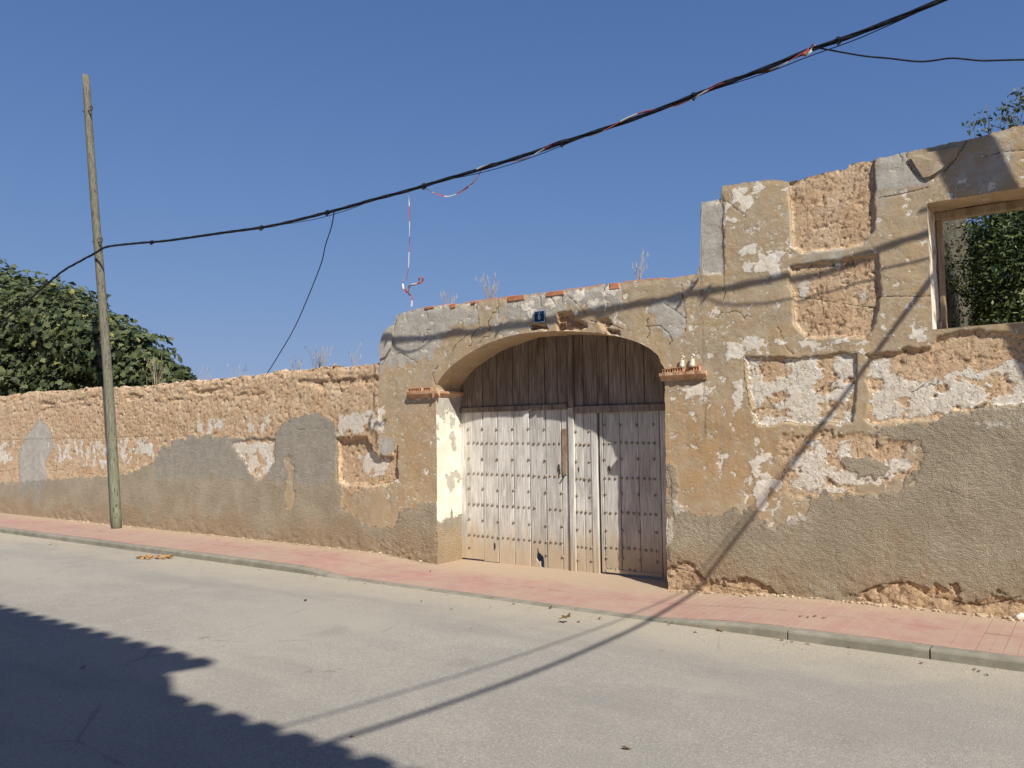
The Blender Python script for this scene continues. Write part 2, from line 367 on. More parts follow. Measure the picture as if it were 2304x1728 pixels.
def tile_mat():
    n = N('pink_paving'); mid = n.noise(4, 5, 0.6); fine = n.noise(60, 4, 0.65)
    geo = n.t.nodes.new('ShaderNodeNewGeometry').outputs['Position']
    b = n.noise(0.9, 4, 0.6, src=geo); b2 = n.noise(5, 5, 0.65, src=geo)
    c = n.mix(n.ramp(b2, 0.35, 0.65), (0.415, 0.235, 0.20), (0.45, 0.275, 0.235))
    c = n.hsv(c, v=n.math('ADD', n.math('MULTIPLY', n.rnd(), 0.06), 0.97))
    c = n.mix(n.ramp(n.math('ADD', b, n.math('MULTIPLY', b2, 0.4)), 0.52, 0.85, 0.1, 0.8), c, (0.43, 0.325, 0.25))
    sx = n.t.nodes.new('ShaderNodeSeparateXYZ'); n.t.links.new(geo, sx.inputs[0])
    c = n.mix(n.ramp(n.math('ADD', sx.outputs[1], n.math('MULTIPLY', b2, 0.5)), -0.35, 0.25, 0.0, 0.9), c, (0.46, 0.355, 0.25))
    n.color(c).rough(0.9).bump(fine, 0.3, 0.003); return n.m
M['paving'] = tile_mat()
M['bed'] = simple('sandy_joint', (0.40, 0.275, 0.22), (0.44, 0.32, 0.25), 6, 0.4, 0.004)
M['kerb'] = simple('kerb_concrete', (0.235, 0.22, 0.175), (0.32, 0.295, 0.24), 6, 0.35, 0.005, rv=0.12)
M['soil'] = simple('dry_soil', (0.24, 0.17, 0.10), (0.32, 0.24, 0.15), 3, 0.6, 0.03)

def leaf_mat(name, a, b, c2, trans=0.25):
    n = N(name); r = n.att('tint')
    c = n.mix(n.ramp(r, 0.1, 0.8), a, b); c = n.mix(n.ramp(r, 0.90, 0.99), c, c2)
    n.color(c).rough(0.55); n.b.inputs['Specular IOR Level'].default_value = 0.35
    tr = n.t.nodes.new('ShaderNodeBsdfTranslucent'); n.inp(tr.inputs[0], n.hsv(c, sat=1.1, v=1.5))
    mx = n.t.nodes.new('ShaderNodeMixShader'); mx.inputs[0].default_value = trans
    n.t.links.new(n.b.outputs[0], mx.inputs[1]); n.t.links.new(tr.outputs[0], mx.inputs[2]); n.t.links.new(mx.outputs[0], n.out.inputs[0])
    return n.m
M['fig'] = leaf_mat('fig_leaf', (0.038, 0.054, 0.019), (0.115, 0.135, 0.052), (0.25, 0.24, 0.07), 0.12)
M['shrub'] = leaf_mat('yard_leaf', (0.022, 0.040, 0.010), (0.115, 0.150, 0.038), (0.34, 0.35, 0.18), 0.25)
def tape_mat():
    n = N('barrier_tape'); u = n.att('along')
    f = n.math('FRACT', n.math('MULTIPLY', u, 2.6)); k = n.math('GREATER_THAN', f, 0.5)
    n.color(n.mix(k, (0.62, 0.60, 0.60), (0.42, 0.095, 0.085))).rough(0.45); return n.m
M['tape'] = tape_mat()
M['blue'] = simple('blue_enamel', (0.016, 0.055, 0.13), (0.025, 0.075, 0.16), 12, 0.1, 0.001, rough=0.35)
M['enamel_white'] = simple('white_enamel', (0.62, 0.64, 0.66), (0.72, 0.73, 0.74), 12, 0.1, 0.001, rough=0.35)

# ------------------------------------------------------------------ heights of pavement
def drop(x): return sst(-8.5, -7.2, x) * (1 - sst(-3.8, -2.3, x))
def z_walk(x, y): return -0.004 - 0.072 * drop(np.asarray(x, float)) + 0.006 * np.asarray(y)
ROADZ = -0.085

# ground, road
g = MB(); g.v = [(-400, -400, -0.16), (400, -400, -0.16), (400, 400, -0.16), (-400, 400, -0.16)]; g.f = [(0, 1, 2, 3)]
tag(g.build('ground', M['soil']), kind='structure')
xs = np.arange(-60, 40.1, 0.35); ys = np.concatenate([np.arange(-9.2, -1.4, 0.26), [-1.36]])
XX, YY = np.meshgrid(xs, ys, indexing='ij')
ZZ = ROADZ + 0.010 * fbm(XX * 0.35, YY * 0.6, 3, 4) * sst(-1.5, -2.6, YY) + 0.02 * (1 - ((YY + 5) / 3.8) ** 2) * 0.6 * sst(-1.4, -2.4, YY)
idx = np.arange(len(xs) * len(ys)).reshape(len(xs), len(ys))
def quads(idx): return np.stack([idx[:-1, :-1], idx[1:, :-1], idx[1:, 1:], idx[:-1, 1:]], -1).reshape(-1, 4)
tag(add('road', mesh_np('road', np.stack([XX, YY, ZZ], -1).reshape(-1, 3), quads(idx), M['road'])), kind='structure')

# sidewalk: sand bed sheet + paving slabs + kerb stones
KY0, KY1 = -1.40, -1.285
xs = np.concatenate([np.arange(-30, -9, 0.3), np.arange(-9, 2.01, 0.08)]); ys = np.array([KY1, -1.0, -0.7, -0.4, -0.1, 0.2, 0.6, 0.9])
XX, YY = np.meshgrid(xs, ys, indexing='ij'); ZZ = z_walk(XX, YY) - 0.0015
idx = np.arange(XX.size).reshape(XX.shape)
walk = tag(add('sidewalk', mesh_np('sidewalk', np.stack([XX, YY, ZZ], -1).reshape(-1, 3), quads(idx), M['paving'])), kind='structure')
TW, TL = 0.172, 0.605
def slab_mesh(tw, tl):
    """paving slab with a groove along its middle"""
    m = MB(); b = 0.0045; h = 0.0042; v, f = [], []
    prof = [(-tw / 2, -0.012), (-tw / 2, h - 0.001), (-tw / 2 + 0.0015, h), (-0.0035, h), (-0.0025, h - 0.003), (0.0025, h - 0.003), (0.0035, h), (tw / 2 - 0.0015, h), (tw / 2, h - 0.001), (tw / 2, -0.012)]
    k = len(prof)
    for y in (-tl / 2 + 0.003, tl / 2 - 0.003): v += [(x, y, z) for x, z in prof]
    for i in range(k - 1): f.append((i, i + 1, k + i + 1, k + i))
    f += [tuple(range(k))[::-1], tuple(range(k, 2 * k))]
    return mesh('paving_slab', v, f, M['paving'])
slab = slab_mesh(TW - 0.003, TL - 0.003)
far_v, far_f = [], []
nrow = 2
nx = 0
x = 1.2
while x > -24:
    xc = x - TW / 2
    for r in range(nrow):
        yc = KY1 + TL * (r + 0.5) + 0.004
        zc = float(z_walk(xc, yc)); ax = math.atan2(float(z_walk(xc, yc + .1) - z_walk(xc, yc - .1)), 0.2)
        ay = -math.atan2(float(z_walk(xc + .08, yc) - z_walk(xc - .08, yc)), 0.16)
        if nx < 118:
            add('paving_slab', slab, walk, (xc, yc, zc + random.uniform(-0.0008, 0.0008)), (ax + random.gauss(0, 0.003), ay + random.gauss(0, 0.003), random.gauss(0, 0.004)))
        else:
            n0 = len(far_v); h = 0.004
            far_v += [(xc + sx * (TW / 2 - 0.004), yc + sy * (TL / 2 - 0.004), float(z_walk(xc + sx * .08, yc)) + h) for sx, sy in ((-1, -1), (1, -1), (1, 1), (-1, 1))]
            far_f.append((n0, n0 + 1, n0 + 2, n0 + 3))
    x -= TW; nx += 1
tag(add('paving_slabs', mesh('paving_slabs', far_v, far_f, M['paving']), walk), kind='stuff')
kerb = tag(empty('kerb', (0, 0, 0)), kind='structure')
joints = [2.0, 0.92, -0.12, -1.14, -2.18, -3.2]
while joints[-1] > -28: joints.append(joints[-1] - 1.02)
for a, b in zip(joints[1:], joints[:-1]):
    m = MB(); k = 9; L = np.linspace(a + 0.006, b - 0.006, k)
    for xx in L:
        zt = float(z_walk(xx, KY1)) + 0.003 + random.uniform(-0.001, 0.001)
        if zt < ROADZ + 0.012: zt = ROADZ + 0.012
        m.v += [(xx, KY1, -0.2), (xx, KY1, zt), (xx, KY0 + 0.022, zt), (xx, KY0 + 0.007, zt - 0.006), (xx, KY0, zt - 0.020), (xx, KY0 - 0.008, -0.2)]
    for i in range(k - 1):
        for q in range(5): m.f.append((i * 6 + q, i * 6 + q + 1, i * 6 + q + 7, i * 6 + q + 6)[::-1])
    m.f += [tuple(range(6)), tuple(range((k - 1) * 6, k * 6))[::-1]]
    m.build('kerb_stone', M['kerb'], kerb)

# ------------------------------------------------------------------ walls
def P(pts): return [tuple(oy(x, y)[[0, 2]]) for x, y in pts]
ARCH = [(-7.18, 2.298), (-6.975, 2.494), (-6.717, 2.622), (-6.383, 2.754), (-5.983, 2.836), (-5.676, 2.854), (-5.237, 2.838), (-4.728, 2.773), (-4.44, 2.708), (-4.214, 2.627), (-4.019, 2.528), (-3.936, 2.444), (-3.874, 2.308)]
def smooth_curve(pts, n):
    p = np.array(pts); d = np.concatenate([[0], np.cumsum(np.hypot(*np.diff(p, axis=0).T))]); t = np.linspace(0, d[-1], n)
    q = np.stack([np.interp(t, d, p[:, 0]), np.interp(t, d, p[:, 1])], -1)
    for _ in range(n // 14):
        q[1:-1] = 0.25 * q[:-2] + 0.5 * q[1:-1] + 0.25 * q[2:]
    return q
arch = smooth_curve(ARCH, 90)
jl = np.stack([np.full(60, -7.185), np.linspace(-0.2, 2.28, 60)], -1); jr = np.stack([np.linspace(-3.874, -3.905, 60), np.linspace(2.29, -0.2, 60)], -1)
OPEN = np.concatenate([jl, arch, jr])
# chipped edge of the opening
_s = np.arange(len(OPEN)) * 0.045
OPEN = OPEN + np.stack([np.where(OPEN[:, 0] > -4.3, 0.016, 0.006) * fbm(_s * 7, _s * 0, 4, 31), 0.005 * fbm(_s * 9, _s * 0 + 4, 3, 37) * (OPEN[:, 1] > 2.25)], -1)
WIN = np.array([(-1.235, 2.50), (-1.235, 3.655), (0.25, 3.66), (0.25, 2.50)])
RECT = [
 # kind, polygon(ov), edge noise, depth, coverage
 ('R', [(-90,1048),(60,1040),(130,1035),(200,1030),(270,1022),(330,1000),(345,965),(400,945),(440,940),(500,945),(560,945),(590,938),(605,915),(640,898),(690,893),(718,905),(724,945),(726,1050),(745,1060),(850,1100),(880,1092),(945,1085),(948,1300),(-90,1250)], .05, .012, 1),
 ('G', [(345,965),(400,945),(440,940),(500,945),(560,945),(590,938),(605,915),(640,898),(690,893),(718,905),(724,945),(724,1030),(660,1050),(600,1040),(450,1030),(330,1035),(330,1000)], .08, .004, 1),
 ('G', [(40,1075),(38,980),(50,945),(85,905),(105,925),(112,960),(95,1000),(98,1040),(80,1085)], .05, .012, 1),
 ('E', [(498,958),(520,950),(590,948),(588,990),(570,1035),(550,1035),(528,1005),(510,985)], .05, -.012, 1),
 ('W', [(498,958),(520,950),(590,948),(588,990),(570,1030),(550,1030),(528,1005),(510,985)], .08, .003, .62),
 ('W', [(726,895),(835,885),(832,935),(726,942)], .06, .003, .55),
 ('W', [(-60,955),(30,955),(20,1000),(-60,1010)], .08, .0, .45),
 ('W', [(95,955),(330,948),(325,990),(240,1010),(110,1000)], .08, .0, .29),
 ('W', [(395,905),(590,895),(600,935),(420,940)], .08, .0, .18),
 ('T', [(612,990),(630,984),(634,1050),(628,1108),(614,1100)], .09, .006, 1),
 ('T', [(736,1060),(905,1050),(900,1095),(860,1105),(850,1140),(800,1140),(745,1105)], .10, .006, 1),
 ('E', [(724,948),(790,946),(800,967),(815,988),(845,986),(857,966),(858,1034),(835,1048),(745,1048),(725,1035)], .025, -.055, 1),
 ('G', [(795,960),(815,944),(845,948),(853,968),(838,985),(810,982)], .03, .0, 1),
 ('W', [(765,985),(800,975),(835,990),(825,1025),(790,1030),(770,1015)], .07, .003, .55),
 ('O', [(1450,860),(1560,880),(1690,930),(1690,1060),(1600,1095),(1470,1090)], .3, 0, 1),
 ('O', [(930,900),(960,800),(1100,735),(1300,715),(1420,760),(1480,830),(1430,800),(1300,730),(1100,755),(1000,810)], .2, 0, .9),
 ('O', [(860,900),(940,880),(940,1080),(870,1080)], .25, 0, .8),
 ('O', [(1700,735),(1900,730),(1860,765),(1620,768)], .2, 0, .8),
 # gateway
 ('G', [(815,800),(815,735),(850,680),(900,662),(1000,650),(1040,655),(1030,690),(975,700),(955,740),(930,775),(870,788)], .12, .004, 1),
 ('G', [(1095,660),(1170,625),(1330,608),(1345,650),(1290,665),(1230,665),(1180,690),(1110,685)], .09, .006, 1),
 ('W', [(1120,660),(1180,640),(1320,620),(1330,650),(1260,662),(1150,675)], .10, .002, .40),
 ('G', [(1405,655),(1470,640),(1480,700),(1450,725),(1410,700)], .09, .005, 1),
 ('W', [(985,850),(1000,850),(940,860),(900,870),(880,855)], .04, .002, .4),
 ('E', [(1205,676),(1232,672),(1240,690),(1268,700),(1273,713),(1206,714)], .03, -.06, 1),
 ('E', [(1147,703),(1180,700),(1183,712),(1146,714)], .02, -.05, 1),
 ('E', [(1292,692),(1312,686),(1322,702),(1302,706)], .03, -.035, 1),
 ('E', [(1312,711),(1335,716),(1340,726),(1318,722)], .02, -.04, 1),
 ('W', [(1440,840),(1528,830),(1530,852),(1490,858),(1450,875)], .03, .004, .75),
 ('W', [(1560,730),(1600,722),(1610,765),(1570,780)], .06, .002, .55),
 ('W', [(1595,735),(1620,722),(1700,740),(1695,765),(1615,765)], .05, .002, .62),
 ('W', [(1570,825),(1605,820),(1610,880),(1585,890)], .06, .002, .5),
 ('W', [(1630,985),(1665,975),(1690,1050),(1640,1100),(1620,1040)], .08, .002, .5),
 ('W', [(1610,530),(1700,525),(1690,590),(1600,590)], .10, .002, .40),
 ('W', [(1575,392),(1650,385),(1640,430),(1590,480),(1565,470)], .10, .002, .28),
 ('G', [(1510,432),(1560,428),(1563,590),(1512,590)], .03, -.012, 1),
 ('G', [(1886,345),(1960,325),(1985,395),(1890,415)], .05, .003, 1),
 ('W', [(1700,730),(2010,700),(2010,745),(1900,760),(1700,760)], .08, .001, .15),
 ('E', [(1703,394),(1740,378),(1790,366),(1887,330),(1888,495),(1862,528),(1735,546),(1712,528)], .016, -.036, 1),
 ('E', [(1702,572),(1800,562),(1897,548),(1899,640),(1890,700),(1868,729),(1742,729),(1718,703)], .018, -.030, 1),
 ('W', [(1718,615),(1745,605),(1742,645),(1725,660)], .03, .003, .8),
 ('W', [(1800,565),(1817,562),(1812,585),(1802,580)], .01, .012, 1),
 ('W', [(1850,635),(1870,625),(1875,640),(1858,652)], .02, .003, .8),
 ('E', [(1611,771),(1700,775),(1850,764),(1850,820),(1842,914),(1640,916),(1625,888)], .02, -.030, 1),
 ('W', [(1611,771),(1700,775),(1850,764),(1850,820),(1842,914),(1640,916),(1625,888)], .03, .006, .56),
 ('E', [(1872,768),(1900,762),(1960,757),(2010,750),(2022,728),(2040,722),(2110,716),(2170,722),(2400,735),(2400,870),(2110,884),(2030,906),(1895,916),(1872,905),(1880,860)], .03, -.034, 1),
 ('W', [(1872,772),(1915,770),(1930,805),(2000,825),(2080,800),(2130,790),(2400,790),(2400,872),(2100,886),(2000,902),(1880,910)], .05, .006, .66),
 ('E', [(1686,942),(1740,934),(1880,940),(1960,955),(1960,1000),(1990,985),(1975,1020),(1920,1050),(1840,1072),(1725,1078),(1700,1060),(1692,1000)], .09, -.008, 1),
 ('W', [(1700,1000),(1740,960),(1830,955),(1850,1000),(1930,1000),(1990,960),(1960,1010),(1900,1055),(1830,1068),(1720,1060)], .07, .005, .56),
 ('R', [(1440,1300),(1440,1170),(1440,1010),(1456,1010),(1460,1080),(1475,1092),(1500,1118),(1560,1118),(1590,1094),(1620,1100),(1645,1128),(1700,1128),(1735,1120),(1745,1074),(1830,1074),(1935,1055),(1995,1015),(1990,950),(1905,942),(1900,925),(2040,905),(2115,882),(2400,868),(2400,1500),(1440,1500)], .08, .005, 1),
 ('R', [(1835,1000),(1870,985),(1905,1010),(1890,1042),(1850,1035)], .10, .0, 1),
 ('W', [(1700,1095),(1740,1085),(1735,1128),(1690,1132)], .05, .003, .5),
 ('W', [(2110,915),(2230,895),(2230,918),(2130,930)], .05, .003, .7),
 ('W', [(1452,1080),(1470,1085),(1485,1105),(1462,1112)], .04, .003, .6),
 ('W', [(1432,1120),(1452,1120),(1455,1160),(1440,1185),(1432,1175)], .02, .008, .95),
 ('E', [(1440,1290),(1447,1226),(1472,1214),(1500,1236),(1560,1250),(1640,1270),(1700,1300),(1640,1320)], .09, -.014, 1),
 ('E', [(1850,1288),(1900,1262),(1960,1252),(2040,1276),(2120,1300),(2212,1288),(2400,1284),(2400,1400),(1900,1340)], .10, -.013, 1),
]
CRACKS = [[(1562,430),(1561,520),(1564,575),(1562,650)], [(860,680),(850,720),(846,748),(835,772),(825,790)], [(1955,330),(1962,345),(1975,368),(1995,392)],
 [(2035,372),(2062,345),(2082,318),(2088,300)], [(2128,338),(2165,328),(2215,324)], [(1900,428),(1950,418),(2003,406)], [(1398,705),(1425,704),(1440,718),(1452,735),(1445,748)],
 [(1168,640),(1172,662)], [(1190,640),(1200,662)], [(1214,640),(1216,660)], [(1228,640),(1250,660),(1266,680)], [(975,760),(985,745),(1012,722)], [(1340,612),(1345,650)],
 [(1604,772),(1610,830),(1618,868),(1640,912)], [(1895,641),(2005,640)], [(1448,1224),(1500,1238),(1545,1262),(1620,1278)], [(1855,1282),(1905,1262),(1960,1258),(2010,1290),(2120,1308),(2212,1288)],
 [(1470,612),(1475,640),(1482,690),(1478,720)], [(920,660),(925,690)], [(1030,655),(1034,700)], [(1075,650),(1078,690)], [(1275,692),(1290,696),(1320,700),(1345,712)],
 [(1887,345),(1888,420)], [(726,870),(722,905),(724,948)], [(960,870),(950,950),(952,1050),(944,1100),(946,1200)], [(1440,1010),(1452,1060),(1450,1100),(1458,1130)],
 [(1765,580),(1770,640),(1778,690),(1790,728)], [(1715,640),(1890,665)], [(1435,655),(1460,670),(1480,690)], [(2030,1050),(2060,1065),(2100,1078)], [(1441,1180),(1452,1230)], [(-60,955),(0,950),(120,948),(250,945),(330,942),(420,934)], [(560,941),(600,940)], [(154,878),(156,948)], [(-60,1022),(0,1018),(35,1014)], [(105,1018),(130,1014)], [(150,1020),(215,1026),(290,1018)], [(726,946),(790,944)], [(728,1044),(790,1049),(850,1040)], [(610,905),(640,928),(700,925)], [(60,875),(110,872),(200,862),(300,858)], [(440,852),(500,842),(560,838)]]  # undercut and course lines included: their shade is painted as dark cracks
RECT = [(k, P(p), a, d, c) for k, p, a, d, c in RECT]
CRACKS = [P(p) for p in CRACKS]
_cr = random.Random(3)
for _ in range(30):     # fine crazing of the old plaster
    cx_, cz_ = _cr.uniform(-8.1, -.3), _cr.uniform(1.5, 4.1); a_ = _cr.choice([_cr.gauss(1.57, .3), _cr.gauss(0, .3), _cr.uniform(0, 3.1)]); pl_ = [(cx_, cz_)]
    b_ = a_
    for _k in range(_cr.randint(5, 11)):
        a_ = b_ + _cr.gauss(0, .75); st_ = _cr.uniform(.02, .07); cx_ += st_ * math.cos(a_); cz_ += st_ * math.sin(a_); pl_.append((cx_, cz_))
    CRACKS.append(pl_)

def fields(x, z, boundary):
    """material masks and outward relief at wall points"""
    x = np.asarray(x, float); z = np.asarray(z, float); n = x.shape
    E = np.zeros(n); W = np.zeros(n); R = np.zeros(n); G = np.zeros(n); D = np.zeros(n); O = np.zeros(n)
    if boundary: E[:] = 1.0
    wob = fbm(x * 5, z * 5, 5, 21, 0.6)
    cov = fbm(x * 3.6, z * 5.0, 5, 55, 0.62)
    covs = fbm(x * 5.5, z * 2.6, 5, 58, 0.65)
    for kind, poly, amp, dep, cv in RECT:
        pa = np.array(poly); m = 0.35
        sel = (x > pa[:, 0].min() - m) & (x < pa[:, 0].max() + m) & (z > pa[:, 1].min() - m) & (z < pa[:, 1].max() + m)
        if not sel.any(): continue
        xs_, zs_ = x[sel], z[sel]
        sd = sdf_poly(xs_, zs_, poly) + amp * 1.1 * wob[sel]
        wd = dict(O=.22, E=.018, R=.04, G=.09, T=.06, W=.09)[kind]
        if kind == 'W' and cv >= .95 or kind == 'G' and amp < .04: wd = .015
        k = sst(wd, -wd, sd)
        if kind == 'O':
            O[sel] = np.maximum(O[sel], k * cv); continue
        if kind == 'W':
            cvn = (covs * .5 + cov * .5 if (boundary and cv < 0.5) else cov)[sel]
            lo_, hi_ = (0.36, 0.50) if dep >= .005 else (0.22, 0.62)
            kk = k * sst(lo_ - cv * 0.95, hi_ - cv * 0.95, cvn + 0.10); W[sel] = np.maximum(W[sel], kk) if cv < 1 else np.maximum(W[sel], k); D[sel] += dep * kk
            continue
        t = dict(E=E, R=R, G=G, T=None)[kind]
        if kind == 'G' and not (boundary and dep < .01): 
            E[sel] *= 1 - k; W[sel] *= 1 - k
        if kind == 'E': R[sel] *= 1 - k; G[sel] *= 1 - k; W[sel] *= 1 - k
        if kind == 'R': E[sel] *= 1 - k; W[sel] *= 1 - k
        if kind == 'T': E[sel] *= 1 - k; R[sel] *= 1 - k; G[sel] *= 1 - k; W[sel] *= 1 - k
        if t is not None: t[sel] = np.maximum(t[sel], k)
        D[sel] = D[sel] * (1 - k) + dep * k
    if not boundary:   # spalled chips and greyer worn zones of the old plaster
        pz = (1 - E) * (1 - R)
        chip = sst(0.40, 0.66, fbm(x * 7.5, z * 8.6, 5, 131, 0.68) + 0.35 * fbm(x * 0.9, z * 0.9, 2, 133)); W = np.maximum(W, 0.62 * chip * pz)
        D = D - 0.003 * chip * pz
        G = np.maximum(G, 0.55 * sst(-0.05, 0.45, fbm(x * 0.75, z * 0.6, 3, 137)) * pz * sst(1.2, 3.2, z))
    # relief of each layer
    pit = fbm(x * 11, z * 13, 4, 71, 0.6); pit2 = gn(x * 30, z * 34, 77)
    er = 0.007 * fbm(x * 2.6, z * 2.6, 4, 81) - 0.010 * sst(0.34, 0.62, pit) - 0.007 * sst(0.25, 0.5, pit2) + 0.0022 * fbm(x * 22, z * 24, 3, 83)
    c_, s_ = math.cos(-0.6), math.sin(-0.6); u = x * c_ + z * s_; v = -x * s_ + z * c_
    rr = 0.0036 * fbm(u * 16, v * 26, 4, 91, 0.75) + 0.0022 * gn(x * 40, z * 40, 92) + 0.008 * fbm(x * 1.8, z * 1.8, 3, 93)
    pr = 0.010 * fbm(x * 1.1, z * 1.1, 3, 95) + 0.0025 * fbm(x * 7, z * 7, 4, 97)
    D = D + er * E * (1 - 0.75 * W) + rr * R * (1 - E) + pr * (1 - E) * (1 - R) + W * 0.002 * fbm(x * 18, z * 18, 3, 99)
    if boundary: D = D - E * (1 - W) * 0.015 * sst(0.36, 0.56, fbm(x * 9 + z * 3, z * 12 - x * 3, 4, 141, 0.65)) * sst(.9, 1.5, z)
    if boundary:  # ledges of the rammed courses and the crumbling top
        lift = 0.006 * np.sin(z * 3.6 + 0.6 * fbm(x * .8, z, 2, 13))
        top_er = sst(2.05, 2.5, z + 0.25 * fbm(x * 1.4, z * 2, 3, 17))
        D = D + E * lift - 0.020 * top_er * (0.2 + np.maximum(0, fbm(x * 4.5, z * 9, 4, 19))) 
        bite = 0.7 * sst(0.22, 0.40, fbm(x * 1.3, z * 5.5, 4, 25) ) * sst(2.2, 2.36, z) * sst(2.58, 2.48, z)
        D = D - 0.034 * bite
    if boundary:
        crust = 0.5 * sst(2.52, 2.60, z + 0.10 * fbm(x * 4, z * 4, 4, 29)); E = E * (1 - 0.75 * crust); G = np.maximum(G, 0.8 * crust)
    base = sst(0.28, 0.02, z + 0.14 * fbm(x * 3, z * 3, 3, 101))
    D = D + base * (0.012 * fbm(x * 8, z * 10, 4, 103) - 0.006)
    C = np.full(n, 1.0)
    for c in CRACKS:
        pa = np.array(c)
        sel = (x > pa[:, 0].min() - .1) & (x < pa[:, 0].max() + .1) & (z > pa[:, 1].min() - .1) & (z < pa[:, 1].max() + .1)
        if sel.any(): C[sel] = np.minimum(C[sel], dist_line(x[sel] + 0.02 * wob[sel], z[sel], c))
    D = D - 0.004 * sst(0.012, 0.002, C)
    DT = sst(0.75, 0.0, z + 0.3 * fbm(x * 1.5, z * 1.5, 3, 107)) * 0.8
    if boundary: DT = np.maximum(DT, 0.0)
    return dict(earth=E, white=W, render=R, grey=G, crack=np.minimum(C, 0.1), dirt=DT, stain=O), D

def put_attrs(me, f):
    for k, v in f.items(): attr(me, k, np.asarray(v).ravel())

def build_wall(name, xs, top, res_z, zmax, y0, thick, boundary, holes=()):
    nz = int((zmax + 0.2) / res_z); t = np.linspace(0, 1, nz + 1)
    tz = top(xs); X = np.repeat(xs[:, None], nz + 1, 1); Z = -0.2 + (tz[:, None] + 0.2) * t[None]
    f, D = fields(X, Z, boundary)
    edge = (0.03 if boundary else 0.010) * sst(0.07, 0.0, tz[:, None] - Z) * (0.3 + 0.9 * np.abs(fbm(X * 5, Z * 0, 3, 7)))
    D = D - edge
    yv = y0(xs)[:, None] if callable(y0) else y0
    Y = yv - D
    y0 = 0.0
    keep = np.ones((len(xs) - 1, nz), bool)
    xc = 0.25 * (X[:-1, :-1] + X[1:, :-1] + X[1:, 1:] + X[:-1, 1:]); zc = 0.25 * (Z[:-1, :-1] + Z[1:, :-1] + Z[1:, 1:] + Z[:-1, 1:])
    for h in holes:
        ins = sdf_poly(xc, zc, [tuple(p) for p in h]) < 0
        keep &= ~ins
        # snap the rim of the hole onto the outline
        kp = np.pad(~ins, 1, constant_values=True); cnt = kp[:-1, :-1].astype(int) + kp[1:, :-1] + kp[:-1, 1:] + kp[1:, 1:]
        rim = (cnt > 0) & (cnt < 4)
        ii, jj = np.where(rim)
        hx = np.concatenate([h, h[:1]]); seg = []
        px, pz = X[ii, jj], Z[ii, jj]; bd = np.full(len(px), 1e9); bx, bz = px.copy(), pz.copy()
        for a, b in zip(hx[:-1], hx[1:]):
            e = b - a; L = e @ e + 1e-12; tt = np.clip(((px - a[0]) * e[0] + (pz - a[1]) * e[1]) / L, 0, 1)
            qx, qz = a[0] + e[0] * tt, a[1] + e[1] * tt; d = (px - qx) ** 2 + (pz - qz) ** 2
            u = d < bd; bd[u] = d[u]; bx[u] = qx[u]; bz[u] = qz[u]
        X[ii, jj] = bx; Z[ii, jj] = bz
    idx = np.arange(X.size).reshape(X.shape)
    q = quads(idx)[keep.ravel()]
    V = [np.stack([X, Y, Z], -1).reshape(-1, 3)]; Fq = [q]; n0 = X.size
    # top and back of the wall
    k = 7; ty = np.linspace(0, 1, k)
    TX = np.repeat(xs[:, None], k, 1); TYb = Y[:, -1][:, None] + (y0 + thick - Y[:, -1][:, None]) * ty[None]
    TZ = tz[:, None] + (0.030 if boundary else 0.014) * fbm(TX * 6, TYb * 6, 3, 43) * (ty[None] > 0)
    TX = np.concatenate([TX, xs[:, None]], 1); TYb = np.concatenate([TYb, np.full((len(xs), 1), y0 + thick)], 1); TZ = np.concatenate([TZ, np.full((len(xs), 1), -0.2)], 1)
    i2 = np.arange(TX.size).reshape(TX.shape) + n0
    kq = np.stack([i2[:-1, :-1], i2[1:, :-1], i2[1:, 1:], i2[:-1, 1:]], -1)
    kk = np.ones(kq.shape[:2], bool)
    xm = 0.5 * (xs[:-1] + xs[1:])
    V.append(np.stack([TX, TYb, TZ], -1).reshape(-1, 3))
    back = kq[:, -1]; 
    for h in holes:   # the back panel is left out behind openings, a lintel piece is added instead
        kk[(xm > h[:, 0].min()) & (xm < h[:, 0].max()), -1] = False
    Fq.append(kq[kk].reshape(-1, 4))
    # closed ends
    caps = []
    for i in (0, -1):
        cv = np.stack([X[i], np.full(nz + 1, y0 + thick), Z[i]], -1); fv = np.stack([X[i], Y[i], Z[i]], -1); nb = sum(len(v) for v in V); V += [fv, cv]; caps += [i, i]
        fr_ = nb + np.arange(nz + 1); bk = fr_ + nz + 1; q_ = np.stack([fr_[:-1], fr_[1:], bk[1:], bk[:-1]], -1); Fq.append(q_ if i == 0 else q_[:, ::-1])
    me = mesh_np(name, np.concatenate(V), np.concatenate(Fq), M['wall'])
    for kx, v in f.items():
        tv = np.repeat(v[:, -1][:, None], k + 1, 1)
        if kx == 'crack': tv = tv * 0 + 0.1
        attr(me, kx, np.concatenate([v.ravel(), tv.ravel()] + [v[i] if kx != 'crack' else v[i] * 0 + .1 for i in caps]))
    return me

topB = np.array([oy(x, y)[[0, 2]] for x, y in [(-300,888),(0,855),(60,848),(200,838),(300,834),(400,822),(430,823),(520,812),(600,800),(700,793),(840,783)]])
topB = topB[np.argsort(topB[:, 0])]
def top_boundary(x): return np.interp(x, topB[:, 0], topB[:, 1]) + 0.035 * fbm(x * 3, x * 0, 4, 3, 0.6) - 0.01
topR = np.array([oy(x, y)[[0, 2]] for x, y in [(819,800),(821,760),(824,735),(834,710),(850,700),(856,680),(905,666),(990,656),(1060,647),(1110,640),(1160,634),(1230,626),(1320,614),(1380,606),(1440,602),(1490,594),(1506,590),(1511,575),(1513,437),(1540,432),(1556,430),(1559,403),(1600,395),(1680,386),(1703,394),(1740,381),(1780,371),(1828,362),(1832,352),(1880,345),(1950,330),(2100,299),(2212,268),(2400,222)]])
for i in range(1, len(topR)): topR[i, 0] = max(topR[i, 0], topR[i - 1, 0] + 0.004)
